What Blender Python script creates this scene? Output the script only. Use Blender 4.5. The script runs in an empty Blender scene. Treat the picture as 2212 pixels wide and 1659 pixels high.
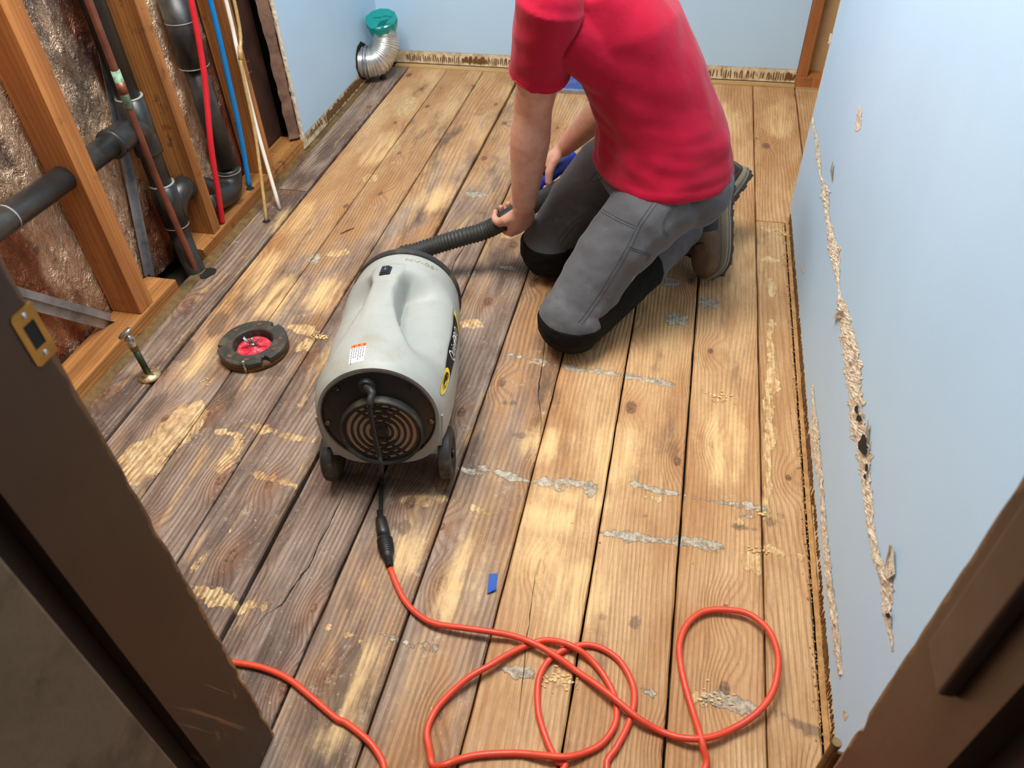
import bpy, bmesh, math, random
import numpy as np
from mathutils import Vector, Matrix, noise
from mathutils.bvhtree import BVHTree

random.seed(7)
SC = bpy.context.scene
COL = SC.collection
PI = math.pi
V = Vector

# ------------------------------------------------------------------ camera
# solved from the photograph's three vanishing points (2212 x 1659, f = 1662 px)
FPX, CX, CY, CAMH = 1662.0, 1106.0, 829.5, 1.30
_v1 = V((500, -1575, FPX)); _vd = V((74, 1778, FPX))
_Y = _v1.normalized(); _D = _vd.normalized(); _D = (_D - _Y * _D.dot(_Y)).normalized()
_Z = -_D; _X = _Y.cross(_Z)
CAMROT = Matrix((_X, _Y, _Z))            # photo axes (right, down, forward) -> world
CAMPOS = V((0, 0, CAMH))
cam = bpy.data.cameras.new('camera'); camo = bpy.data.objects.new('camera', cam); COL.objects.link(camo)
cam.sensor_fit = 'HORIZONTAL'; cam.sensor_width = 36.0; cam.lens = 36.0 * FPX / 2212.0
cam.clip_start = 0.02
R3 = CAMROT @ Matrix(((1, 0, 0), (0, -1, 0), (0, 0, -1)))
M4 = R3.to_4x4(); M4.translation = CAMPOS; camo.matrix_world = M4
SC.camera = camo
cam.dof.use_dof = True; cam.dof.focus_distance = 1.75; cam.dof.aperture_fstop = 6.3

SC.view_settings.view_transform = 'Standard'; SC.view_settings.look = 'None'
SC.view_settings.gamma = 1.0; SC.view_settings.use_curve_mapping = False
SC.view_settings.exposure = 0.50

# ------------------------------------------------------------------ light
w = bpy.data.worlds.new('world'); SC.world = w; w.use_nodes = True
w.node_tree.nodes['Background'].inputs[0].default_value = (0.80, 0.86, 1.0, 1)
w.node_tree.nodes['Background'].inputs[1].default_value = 0.14
def lamp(name, kind, loc, energy, col=(1, 1, 1), size=0.1, rot=None, size_y=None):
    l = bpy.data.lights.new(name, kind); l.energy = energy; l.color = col
    if kind == 'POINT': l.shadow_soft_size = size
    if kind == 'AREA':
        l.size = size
        if size_y: l.shape = 'RECTANGLE'; l.size_y = size_y
    o = bpy.data.objects.new(name, l); o.location = loc
    if rot: o.rotation_euler = rot
    COL.objects.link(o); return o
# the bathroom's vanity bulbs high on the left wall, and the ceiling fitting
for yy in (1.15, 1.40, 1.65):
    lamp('vanity_bulb', 'POINT', (-1.05, yy, 2.12), 12.0, (1.0, 0.965, 0.90), 0.07)
lamp('ceiling_fitting', 'AREA', (-0.35, 1.45, 2.36), 33.0, (0.95, 0.98, 1.0), 0.7)

def at(px, py, x=None, y=None, z=None):
    """point where the photo's sight line meets a plane of the room"""
    d = CAMROT @ V((px - CX, py - CY, FPX))
    t = x / d.x if x is not None else (y / d.y if y is not None else (z - CAMH) / d.z)
    return CAMPOS + d * t

# ------------------------------------------------------------------ nodes
def srgb(r, g, b):
    f = lambda c: (c / 255 / 12.92) if c / 255 <= 0.04045 else ((c / 255 + 0.055) / 1.055) ** 2.4
    return (f(r), f(g), f(b), 1.0)

class NT:
    def __init__(s, name):
        s.m = bpy.data.materials.new(name); s.m.use_nodes = True; s.t = s.m.node_tree
        s.b = s.t.nodes['Principled BSDF']
    def n(s, typ, **kw):
        nd = s.t.nodes.new(typ)
        for k, v in kw.items(): setattr(nd, k, v)
        return nd
    def put(s, sock, v):
        if v is None: return
        if isinstance(v, bpy.types.NodeSocket): s.t.links.new(v, sock)
        else:
            if sock.type == 'RGBA' and len(v) == 3: v = (*v, 1)
            sock.default_value = v
    def math(s, op, a, b=None, c=None, clamp=False):
        nd = s.n('ShaderNodeMath', operation=op); nd.use_clamp = clamp
        s.put(nd.inputs[0], a); s.put(nd.inputs[1], b); s.put(nd.inputs[2], c); return nd.outputs[0]
    def vm(s, op, a, b=None, sc=None):
        nd = s.n('ShaderNodeVectorMath', operation=op)
        s.put(nd.inputs[0], a); s.put(nd.inputs[1], b)
        if sc is not None: s.put(nd.inputs[3], sc)
        return nd.outputs[1] if op in ('LENGTH', 'DISTANCE', 'DOT_PRODUCT') else nd.outputs[0]
    def mix(s, f, a, b, mode='MIX'):
        nd = s.n('ShaderNodeMix', data_type='RGBA', blend_type=mode); nd.clamp_factor = True
        s.put(nd.inputs[0], f); s.put(nd.inputs[6], a); s.put(nd.inputs[7], b); return nd.outputs[2]
    def ss(s, v, lo, hi, a=0.0, b=1.0):
        nd = s.n('ShaderNodeMapRange', interpolation_type='SMOOTHSTEP')
        s.put(nd.inputs[0], v); s.put(nd.inputs[1], lo); s.put(nd.inputs[2], hi); s.put(nd.inputs[3], a); s.put(nd.inputs[4], b)
        return nd.outputs[0]
    def noise(s, vec, scale=1.0, detail=2.0, rough=0.5, col=False, dist=0.0):
        nd = s.n('ShaderNodeTexNoise'); s.put(nd.inputs['Vector'], vec)
        nd.inputs['Scale'].default_value = scale; nd.inputs['Detail'].default_value = detail
        nd.inputs['Roughness'].default_value = rough; nd.inputs['Distortion'].default_value = dist
        return nd.outputs['Color' if col else 'Fac']
    def pos(s):
        return s.n('ShaderNodeTexCoord').outputs['Object']
    def attr(s, name):
        nd = s.n('ShaderNodeAttribute', attribute_name=name); return nd
    def xyz(s, v):
        nd = s.n('ShaderNodeSeparateXYZ'); s.put(nd.inputs[0], v); return nd.outputs
    def comb(s, x=0.0, y=0.0, z=0.0):
        nd = s.n('ShaderNodeCombineXYZ'); s.put(nd.inputs[0], x); s.put(nd.inputs[1], y); s.put(nd.inputs[2], z); return nd.outputs[0]
    def ramp(s, f, stops):
        nd = s.n('ShaderNodeValToRGB'); s.put(nd.inputs[0], f); cr = nd.color_ramp
        while len(cr.elements) < len(stops): cr.elements.new(0.5)
        for e, (p, c) in zip(cr.elements, stops): e.position = p; e.color = c if len(c) == 4 else (*c, 1)
        return nd.outputs[0]
    def bump(s, h, strength=0.3, dist=0.002):
        nd = s.n('ShaderNodeBump'); nd.inputs['Strength'].default_value = strength
        nd.inputs['Distance'].default_value = dist; s.put(nd.inputs['Height'], h)
        s.t.links.new(nd.outputs[0], s.b.inputs['Normal'])
    def done(s, col=None, rough=None, metal=None, spec=None):
        s.put(s.b.inputs['Base Color'], col); s.put(s.b.inputs['Roughness'], rough)
        s.put(s.b.inputs['Metallic'], metal); s.put(s.b.inputs['Specular IOR Level'], spec)
        return s.m

def simple(name, rgb, rough=0.5, metal=0.0, var=0.12, nscale=18.0, bump=0.0, bscale=60.0, dirt=None, dirt_amt=0.0, spec=0.5, dscale=9.0):
    t = NT(name); P = t.pos()
    n1 = t.noise(P, nscale, 4.0, 0.6)
    c = srgb(*rgb)
    dk = tuple(v * (1 - var) for v in c[:3]); lt = tuple(min(1, v * (1 + var)) for v in c[:3])
    col = t.ramp(n1, [(0.3, dk), (0.7, lt)])
    if dirt:
        n2 = t.noise(P, dscale, 5.0, 0.65)
        col = t.mix(t.math('MULTIPLY', t.ss(n2, 0.48, 0.68), dirt_amt), col, srgb(*dirt))
    if bump: t.bump(t.noise(P, bscale, 3.0, 0.6), bump, 0.004)
    rg = t.ss(n1, 0.2, 0.8, max(0.02, rough - 0.08), min(1, rough + 0.08))
    return t.done(col, rg, metal, spec)

# ------------------------------------------------------------------ mesh helpers
def mkobj(name, me, mat, parent=None, smooth=False):
    o = bpy.data.objects.new(name, me)
    if mat:
        mats = mat if isinstance(mat, (list, tuple)) else [mat]
        if len(me.materials) == 0:
            for m in mats: me.materials.append(m)
    COL.objects.link(o)
    if smooth:
        me.polygons.foreach_set('use_smooth', [True] * len(me.polygons))
    if parent: o.parent = parent
    return o
def obj(name, bm, mat, parent=None, smooth=False, recalc=True):
    if recalc: bmesh.ops.recalc_face_normals(bm, faces=bm.faces)
    me = bpy.data.meshes.new(name); bm.to_mesh(me); bm.free()
    return mkobj(name, me, mat, parent, smooth)
def sharp(o, ang=35):
    me = o.data
    bm = bmesh.new(); bm.from_mesh(me)
    for e in bm.edges:
        e.smooth = not (len(e.link_faces) == 2 and e.calc_face_angle(0) > math.radians(ang))
    bm.to_mesh(me); bm.free(); return o
def thing(name, label, cat, loc=(0, 0, 0), group=None):
    o = bpy.data.objects.new(name, None); COL.objects.link(o); o.location = loc; o.empty_display_size = 0.05
    o['label'] = label; o['category'] = cat
    if group: o['group'] = group
    return o
def tag(o, label, cat, group=None):
    o['label'] = label; o['category'] = cat
    if group: o['group'] = group
    return o
def struct(o): o['kind'] = 'structure'; return o
def hang(o, parent):
    """parent a world-built mesh to a thing's Empty without moving it"""
    o.parent = parent; o.matrix_parent_inverse = Matrix.Translation(parent.location).inverted(); return o

def sub(o, part):
    """make a world-built mesh a sub-part of a part that hangs on a thing"""
    o.parent = part; o.matrix_parent_inverse = Matrix.Identity(4); return o

def box(bm, lo, hi, bev=0.0, seg=2, mat=None):
    r = bmesh.ops.create_cube(bm, size=1.0)
    lo = V(lo); hi = V(hi); c = (lo + hi) / 2; s = hi - lo
    for v in r['verts']: v.co = V((v.co.x * s.x, v.co.y * s.y, v.co.z * s.z)) + c
    if bev > 0:
        es = list({e for v in r['verts'] for e in v.link_edges})
        b = bmesh.ops.bevel(bm, geom=es, offset=bev, segments=seg, affect='EDGES', profile=0.6)
        vs = list({v for f in b['faces'] for v in f.verts} | {v for v in r['verts'] if v.is_valid})
    else: vs = r['verts']
    if mat is not None: bmesh.ops.transform(bm, matrix=mat, verts=vs)
    return vs
def frames(pts, up=None):
    pts = [V(p) for p in pts]; n = len(pts); T = []
    for i in range(n):
        a = pts[max(i - 1, 0)]; b = pts[min(i + 1, n - 1)]
        T.append((b - a).normalized() if (b - a).length > 1e-9 else V((0, 0, 1)))
    u = V(up) if up is not None else (V((0, 0, 1)) if abs(T[0].z) < 0.9 else V((1, 0, 0)))
    u = (u - T[0] * u.dot(T[0])).normalized(); out = []
    for i in range(n):
        u = u - T[i] * u.dot(T[i])
        u = u.normalized() if u.length > 1e-6 else T[i].orthogonal().normalized()
        out.append((pts[i], T[i], u.copy(), T[i].cross(u)))
    return out
def tube(bm, pts, r, seg=12, caps=True, up=None, closed=False):
    """r: number, list of numbers, or list of (along-up, along-side) pairs"""
    fr = frames(pts, up); rings = []
    for i, (p, t, u, s) in enumerate(fr):
        rr = r[i] if isinstance(r, (list, tuple)) else r
        ra, rb = rr if isinstance(rr, (list, tuple)) else (rr, rr)
        rings.append([bm.verts.new(p + u * (math.cos(2 * PI * k / seg) * ra) + s * (math.sin(2 * PI * k / seg) * rb)) for k in range(seg)])
    for a, b in zip(rings[:-1], rings[1:]):
        for k in range(seg): bm.faces.new((a[k], a[(k + 1) % seg], b[(k + 1) % seg], b[k]))
    if caps and not closed:
        bm.faces.new(list(reversed(rings[0]))); bm.faces.new(rings[-1])
    return rings
def smooth_path(pts, n=8):
    """Catmull-Rom through the points"""
    P = [V(p) for p in pts]; P = [P[0] * 2 - P[1]] + P + [P[-1] * 2 - P[-2]]; out = []
    for i in range(1, len(P) - 2):
        p0, p1, p2, p3 = P[i - 1], P[i], P[i + 1], P[i + 2]
        for k in range(n):
            t = k / n
            out.append(0.5 * ((2 * p1) + (p2 - p0) * t + (2 * p0 - 5 * p1 + 4 * p2 - p3) * t * t + (3 * p1 - p0 - 3 * p2 + p3) * t ** 3))
    out.append(P[-2]); return out
def lathe(bm, prof, seg=32, M=None, caps=True):
    """profile of (radius, height) around local z, placed by M"""
    M = M or Matrix.Identity(4); rings = []
    for r, h in prof:
        rings.append([bm.verts.new(M @ V((r * math.cos(2 * PI * k / seg), r * math.sin(2 * PI * k / seg), h))) for k in range(seg)])
    for a, b in zip(rings[:-1], rings[1:]):
        for k in range(seg): bm.faces.new((a[k], a[(k + 1) % seg], b[(k + 1) % seg], b[k]))
    if caps:
        if prof[0][0] > 1e-5: bm.faces.new(list(reversed(rings[0])))
        if prof[-1][0] > 1e-5: bm.faces.new(rings[-1])
    return rings
def basis(o, x, y, z):
    m = Matrix((V(x), V(y), V(z))).transposed().to_4x4(); m.translation = V(o); return m
def zbasis(o, z, x=None):
    z = V(z).normalized(); x = V(x) if x is not None else z.orthogonal(); x = (x - z * x.dot(z)).normalized()
    return basis(o, x, z.cross(x), z)
def ball(bm, c, r, M=None, sub=2):
    q = bmesh.ops.create_icosphere(bm, subdivisions=sub, radius=1.0)
    rr = V(r) if isinstance(r, (tuple, list)) else V((r, r, r))
    for v in q['verts']:
        p = V((v.co.x * rr.x, v.co.y * rr.y, v.co.z * rr.z))
        v.co = ((M @ p) if M else p) + V(c)
    return q['verts']
def remesh(bm, voxel, smooth=6, fac=0.5):
    bmesh.ops.recalc_face_normals(bm, faces=bm.faces)
    me = bpy.data.meshes.new('tmp'); bm.to_mesh(me); bm.free()
    o = bpy.data.objects.new('tmp', me); COL.objects.link(o)
    m = o.modifiers.new('r', 'REMESH'); m.mode = 'VOXEL'; m.voxel_size = voxel; m.use_smooth_shade = True
    if smooth:
        s = o.modifiers.new('s', 'SMOOTH'); s.factor = fac; s.iterations = smooth
    dg = bpy.context.evaluated_depsgraph_get(); dg.update()
    out = bpy.data.meshes.new_from_object(o.evaluated_get(dg))
    bpy.data.objects.remove(o); bpy.data.meshes.remove(me)
    return out
def grid(bm, nu, nv, fn):
    vs = [[bm.verts.new(fn(i / nu, j / nv)) for j in range(nv + 1)] for i in range(nu + 1)]
    for i in range(nu):
        for j in range(nv): bm.faces.new((vs[i][j], vs[i + 1][j], vs[i + 1][j + 1], vs[i][j + 1]))
    return vs
def lerp_list(x, tab):
    for (a, va), (b, vb) in zip(tab[:-1], tab[1:]):
        if x <= b:
            t = max(0.0, (x - a) / (b - a)); return va + (vb - va) * t
    return tab[-1][1]
def sstep(a, b, x):
    t = min(1, max(0, (x - a) / (b - a))); return t * t * (3 - 2 * t)
def text_mesh(s, size=1.0, shear=0.0, extrude=0.0):
    c = bpy.data.curves.new('t', 'FONT'); c.body = s; c.size = size; c.shear = shear; c.extrude = extrude
    c.align_x = 'CENTER'; c.align_y = 'CENTER'; c.resolution_u = 3
    o = bpy.data.objects.new('t', c); COL.objects.link(o)
    dg = bpy.context.evaluated_depsgraph_get(); dg.update()
    me = bpy.data.meshes.new_from_object(o.evaluated_get(dg)); bpy.data.objects.remove(o); bpy.data.curves.remove(c)
    return me
# ------------------------------------------------------------------ materials
HONEY_L, HONEY_D = srgb(224, 182, 130), srgb(190, 140, 90)
def plank_material():
    t = NT('worn_fir_boards'); P = t.pos()
    A = t.attr('tone'); ac = t.n('ShaderNodeSeparateColor'); t.t.links.new(A.outputs['Color'], ac.inputs[0])
    seed, wea, cath = ac.outputs[0], ac.outputs[1], ac.outputs[2]; light = A.outputs['Alpha']
    sv = t.comb(t.math('MULTIPLY', seed, 31.0), t.math('MULTIPLY', seed, 83.0), 0.0)
    Q = t.vm('ADD', P, sv)
    # knots: one candidate per stretched cell
    K = t.vm('MULTIPLY', Q, (7.0, 3.0, 0.0))
    vo = t.n('ShaderNodeTexVoronoi', voronoi_dimensions='2D'); t.put(vo.inputs['Vector'], K); vo.inputs['Scale'].default_value = 1.0; vo.inputs['Randomness'].default_value = 0.9
    dk = t.vm('MULTIPLY', t.vm('SUBTRACT', K, vo.outputs['Position']), (1 / 7.0, 0.62 / 3.0, 0.0))
    kd = t.vm('LENGTH', dk)
    kc = t.n('ShaderNodeSeparateColor'); t.t.links.new(vo.outputs['Color'], kc.inputs[0])
    has = t.math('GREATER_THAN', kc.outputs[0], 0.34)
    ksz = t.math('MULTIPLY_ADD', kc.outputs[1], 0.011, 0.004)
    kn = t.math('MULTIPLY', has, t.ss(t.math('DIVIDE', kd, ksz), 1.15, 0.7))
    halo = t.math('MULTIPLY', has, t.ss(kd, 0.055, 0.0))
    # growth rings bent round the knots
    wq = t.noise(t.vm('MULTIPLY', Q, (2.6, 0.50, 1.0)), 1.0, 2.0, 0.45)
    ws = t.noise(t.vm('MULTIPLY', Q, (9.0, 3.0, 1.0)), 1.0, 2.0, 0.5)
    px = t.xyz(Q)[0]
    ph = t.math('MULTIPLY_ADD', px, 84.0, t.math('MULTIPLY', wq, t.math('MULTIPLY_ADD', cath, 26.0, 7.0)))
    ph = t.math('MULTIPLY_ADD', ws, 0.9, ph)
    ph = t.math('MULTIPLY_ADD', halo, 2.6, ph)
    s = t.math('MULTIPLY_ADD', t.math('SINE', t.math('MULTIPLY', ph, 2 * PI)), 0.5, 0.5)
    line = t.math('POWER', s, 2.2)
    fib = t.noise(t.vm('MULTIPLY', Q, (420.0, 9.0, 1.0)), 1.0, 3.0, 0.6)
    big = t.noise(t.vm('MULTIPLY', Q, (5.0, 1.5, 1.0)), 1.0, 4.0, 0.62)
    med = t.noise(t.vm('MULTIPLY', Q, (16.0, 5.0, 1.0)), 1.0, 5.0, 0.68)
    strk = t.noise(t.vm('MULTIPLY', Q, (34.0, 3.2, 1.0)), 1.0, 4.0, 0.65)
    fine = t.noise(t.vm('MULTIPLY', P, (110.0, 80.0, 1.0)), 1.0, 4.0, 0.75)
    base = t.mix(t.ss(big, 0.32, 0.68), HONEY_D, HONEY_L)
    base = t.mix(t.math('MULTIPLY', t.ss(med, 0.45, 0.72), 0.45), base, srgb(168, 112, 66))
    # weathering: grey brown, then near black water stain, then sanded bare streaks
    wm = t.math('ADD', t.math('MULTIPLY', big, 0.75), t.math('MULTIPLY', med, 0.45))
    wf = t.ss(t.math('ADD', wm, t.math('MULTIPLY_ADD', wea, 0.75, -0.50)), 0.38, 0.66)
    grey = t.mix(t.ss(strk, 0.35, 0.65), srgb(120, 104, 95), srgb(174, 158, 145))
    base = t.mix(t.math('MULTIPLY', wf, 0.88), base, grey)
    dm = t.noise(t.vm('ADD', t.vm('MULTIPLY', Q, (9.0, 2.6, 1.0)), (7.7, 3.1, 0)), 1.0, 5.0, 0.66)
    df = t.math('MULTIPLY', t.ss(t.math('MULTIPLY_ADD', wea, 0.16, dm), 0.58, 0.76), 0.75)
    base = t.mix(df, base, srgb(72, 60, 54))
    bare = t.math('MULTIPLY', t.ss(t.noise(t.vm('ADD', t.vm('MULTIPLY', Q, (22.0, 3.0, 1.0)), (3.3, 9.1, 0)), 1.0, 5.0, 0.7), 0.56, 0.66), t.math('MULTIPLY_ADD', wea, 0.75, 0.12))
    base = t.mix(bare, base, srgb(226, 184, 126))
    # plank tone
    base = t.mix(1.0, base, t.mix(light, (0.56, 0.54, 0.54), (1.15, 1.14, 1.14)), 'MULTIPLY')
    # --- leftover adhesive, filler and sanded spots (distances carried by the boards)
    FA = t.attr('stain_shadow'); fc = t.n('ShaderNodeSeparateColor'); t.t.links.new(FA.outputs['Color'], fc.inputs[0])
    FB = t.attr('stain_wide'); fd = t.n('ShaderNodeSeparateColor'); t.t.links.new(FB.outputs['Color'], fd.inputs[0])
    n1 = t.math('SUBTRACT', t.noise(P, 60.0, 5.0, 0.75), 0.5); n2 = t.math('SUBTRACT', t.noise(t.vm('MULTIPLY', P, (46.0, 9.0, 1.0)), 1.0, 4.0, 0.6), 0.5)
    ragged = t.math('MULTIPLY_ADD', n1, 0.022, t.math('MULTIPLY', n2, 0.040))
    def fld(ch, k=1.0): return t.math('MULTIPLY_ADD', ragged, k, ch)
    holes = t.noise(t.vm('MULTIPLY', P, (70.0, 34.0, 1.0)), 1.0, 5.0, 0.72)
    cm = t.math('MULTIPLY', t.ss(fld(fc.outputs[0], 1.25), 0.0012, -0.0040), t.ss(holes, 0.30, 0.55, 0.35, 1.0))
    ccol = t.mix(t.ss(holes, 0.38, 0.62), srgb(214, 166, 104), srgb(238, 208, 156))
    base = t.mix(t.math('MULTIPLY', cm, 0.88), base, ccol)
    # grain lines
    ld = t.math('MULTIPLY', line, t.math('MULTIPLY_ADD', wea, 0.40, 0.20))
    ld = t.math('MULTIPLY', ld, t.ss(t.noise(t.vm('MULTIPLY', Q, (4.0, 2.0, 1)), 1.0, 2.0), 0.28, 0.62, 0.35, 1.15))
    base = t.mix(ld, base, t.mix(wea, srgb(150, 96, 54), srgb(74, 54, 46)))
    base = t.mix(t.math('MULTIPLY', t.ss(fib, 0.42, 0.68), 0.34), base, srgb(110, 74, 48))
    base = t.mix(t.math('MULTIPLY', halo, 0.30), base, srgb(160, 98, 52))
    base = t.mix(t.math('MULTIPLY', kn, 0.8), base, t.mix(t.ss(t.noise(Q, 160.0, 2.0), 0.35, 0.65), srgb(74, 54, 44), srgb(138, 96, 66)))
    base = t.mix(t.math('MULTIPLY', t.ss(fld(fd.outputs[0], 2.2), 0.030, -0.030), t.ss(strk, 0.36, 0.60, 0.12, 0.85)), base, srgb(236, 196, 138))
    gm = t.math('MULTIPLY', t.ss(fld(fc.outputs[1], 0.75), 0.0012, -0.0016), t.ss(holes, 0.28, 0.42))
    gcol = t.mix(t.ss(t.noise(P, 70.0, 4.0, 0.7), 0.35, 0.65), srgb(140, 130, 114), srgb(206, 194, 172))
    base = t.mix(t.math('MULTIPLY', gm, 0.88), base, gcol)
    base = t.mix(t.math('MULTIPLY', t.ss(fld(fc.outputs[2]), 0.002, -0.006), 0.62), base, srgb(92, 74, 62))  # dark stains, plus the painted vacuum and plug shadows
    base = t.mix(t.math('MULTIPLY', t.ss(fld(fd.outputs[1], 2.0), 0.020, -0.030), 0.35), base, srgb(116, 78, 44))
    base = t.mix(1.0, base, t.mix(fine, (0.80, 0.79, 0.78), (1.18, 1.18, 1.17)), 'MULTIPLY')
    # paint specks and scratches
    sp = t.noise(t.vm('MULTIPLY', P, (150.0, 110.0, 1.0)), 1.0, 3.0, 0.8)
    base = t.mix(t.math('MULTIPLY', t.ss(sp, 0.625, 0.68), t.math('MULTIPLY_ADD', wea, 0.55, 0.10)), base, srgb(226, 206, 180))
    chalk = t.math('MULTIPLY', t.ss(t.noise(P, 13.0, 6.0, 0.75), 0.56, 0.70), t.math('MULTIPLY', t.ss(fine, 0.42, 0.6), 0.55))
    base = t.mix(t.math('MULTIPLY', chalk, t.math('MULTIPLY_ADD', wea, 0.75, 0.35)), base, srgb(220, 198, 178))
    pit = t.ss(t.noise(t.vm('MULTIPLY', P, (60.0, 60.0, 1.0)), 1.0, 2.0, 0.5), 0.235, 0.20)
    base = t.mix(t.math('MULTIPLY', pit, 0.8), base, srgb(52, 36, 28))
    h = t.math('ADD', t.math('MULTIPLY', line, -0.55), t.math('MULTIPLY', fib, 0.25))
    h = t.math('ADD', h, t.math('MULTIPLY', t.math('ADD', cm, t.math('MULTIPLY', gm, 1.3)), t.math('MULTIPLY_ADD', fine, 0.9, 0.35)))
    h = t.math('SUBTRACT', h, t.math('MULTIPLY', kn, 0.6))
    t.bump(h, 0.85, 0.0024)
    return t.done(base, t.ss(med, 0.3, 0.7, 0.50, 0.72), 0.0, 0.35)

def clean_wood(name, lt, dk, axis='z', freq=70.0, dirt=0.35, grain=0.30):
    t = NT(name); P = t.pos()
    st = {'z': (1, 1, 0.06), 'y': (1, 0.06, 1), 'x': (0.06, 1, 1)}[axis]
    Q = t.vm('MULTIPLY', P, st)
    wq = t.noise(t.vm('SCALE', Q, sc=9.0), 1.0, 2.0, 0.5)
    x = t.xyz(P); lat = t.math('ADD', x[0], x[1]) if axis == 'z' else (t.math('ADD', x[0], x[2]) if axis == 'y' else t.math('ADD', x[1], x[2]))
    ph = t.math('MULTIPLY_ADD', lat, freq, t.math('MULTIPLY', wq, 7.0))
    s = t.math('POWER', t.math('MULTIPLY_ADD', t.math('SINE', t.math('MULTIPLY', ph, 2 * PI)), 0.5, 0.5), 2.0)
    c = t.mix(t.ss(t.noise(t.vm('SCALE', Q, sc=22.0), 1.0, 4.0, 0.6), 0.3, 0.7), srgb(*dk), srgb(*lt))
    c = t.mix(t.math('MULTIPLY', s, grain), c, tuple(v * 0.55 for v in srgb(*dk)[:3]))
    c = t.mix(t.math('MULTIPLY', t.ss(t.noise(t.vm('SCALE', Q, sc=160.0), 1.0, 2.0, 0.6), 0.5, 0.75), 0.25), c, tuple(v * 0.6 for v in srgb(*dk)[:3]))
    c = t.mix(t.math('MULTIPLY', t.ss(t.noise(P, 16.0, 5.0, 0.7), 0.56, 0.72), dirt), c, srgb(56, 38, 26))
    c = t.mix(t.math('MULTIPLY', t.ss(t.noise(P, 60.0, 3.0, 0.6), 0.70, 0.76), 0.5), c, srgb(226, 190, 150))
    t.bump(t.math('MULTIPLY_ADD', s, -0.5, t.noise(t.vm('SCALE', Q, sc=200.0), 1.0, 2.0)), 0.35, 0.0015)
    return t.done(c, 0.62, 0.0, 0.35)

def painted_wall(name, rgb):
    t = NT(name); P = t.pos()
    n1 = t.noise(P, 2.2, 3.0, 0.55); n2 = t.noise(P, 14.0, 5.0, 0.7)
    c = t.mix(t.ss(n1, 0.3, 0.7), tuple(v * 0.95 for v in srgb(*rgb)[:3]), srgb(*rgb))
    sm = t.math('MULTIPLY', t.ss(n2, 0.70, 0.80), 0.14)
    c = t.mix(sm, c, srgb(126, 136, 142))
    mk = t.math('MULTIPLY', t.ss(t.noise(t.vm('MULTIPLY', P, (30, 30, 60)), 1.0, 3.0, 0.7), 0.76, 0.80), 0.5)
    c = t.mix(mk, c, srgb(90, 92, 92))
    nz = t.noise(P, 170.0, 3.0, 0.55); nz2 = t.noise(P, 46.0, 3.0, 0.6)
    t.bump(t.math('ADD', t.math('MULTIPLY', nz, 0.5), nz2), 0.13, 0.0022)
    return t.done(c, 0.52, 0.0, 0.4)

def glue_scar(name):
    """bare cream board face with toned blotches (the ridges are geometry)"""
    t = NT(name); P = t.pos()
    c = t.mix(t.ss(t.noise(P, 40.0, 5.0, 0.7), 0.35, 0.65), srgb(206, 180, 138), srgb(238, 220, 188))
    c = t.mix(t.math('MULTIPLY', t.ss(t.noise(P, 22.0, 4.0, 0.7), 0.55, 0.66), 0.6), c, srgb(150, 116, 70))
    t.bump(t.noise(P, 150.0, 3.0, 0.7), 0.4, 0.002)
    return t.done(c, 0.8, 0.0, 0.2)

def foil_material():
    t = NT('crinkled_foil'); P = t.pos()
    x = t.xyz(P)
    a = t.noise(t.vm('MULTIPLY', P, (1, 4.2, 1.6)), 1.0, 3.0, 0.6)
    b = t.noise(t.vm('ADD', t.vm('MULTIPLY', P, (1, 3.2, 1.2)), (5, 1.3, 2.2)), 1.0, 4.0, 0.6)
    c = t.mix(t.ss(a, 0.42, 0.54), srgb(164, 104, 76), srgb(248, 212, 176))  # pale tan patches put the foil's highlights into its colour
    c = t.mix(t.math('MULTIPLY', t.ss(b, 0.60, 0.68), 0.7), c, srgb(62, 60, 66))
    c = t.mix(t.math('MULTIPLY', t.ss(t.noise(P, 30.0, 5.0, 0.7), 0.56, 0.66), 0.5), c, srgb(60, 58, 62))
    cr = t.noise(t.vm('MULTIPLY', P, (1, 26.0, 13.0)), 1.0, 5.0, 0.7, dist=1.2)
    cr2 = t.noise(t.vm('MULTIPLY', P, (1, 90.0, 40.0)), 1.0, 3.0, 0.7, dist=0.8)
    cr3 = t.noise(t.vm('MULTIPLY', P, (1, 5.0, 3.0)), 1.0, 2.0, 0.5)
    t.bump(t.math('ADD', t.math('ADD', cr, t.math('MULTIPLY', cr2, 0.35)), t.math('MULTIPLY', cr3, 1.8)), 1.0, 0.022)
    return t.done(c, t.ss(b, 0.4, 0.6, 0.18, 0.34), 0.68, 0.7)

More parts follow.
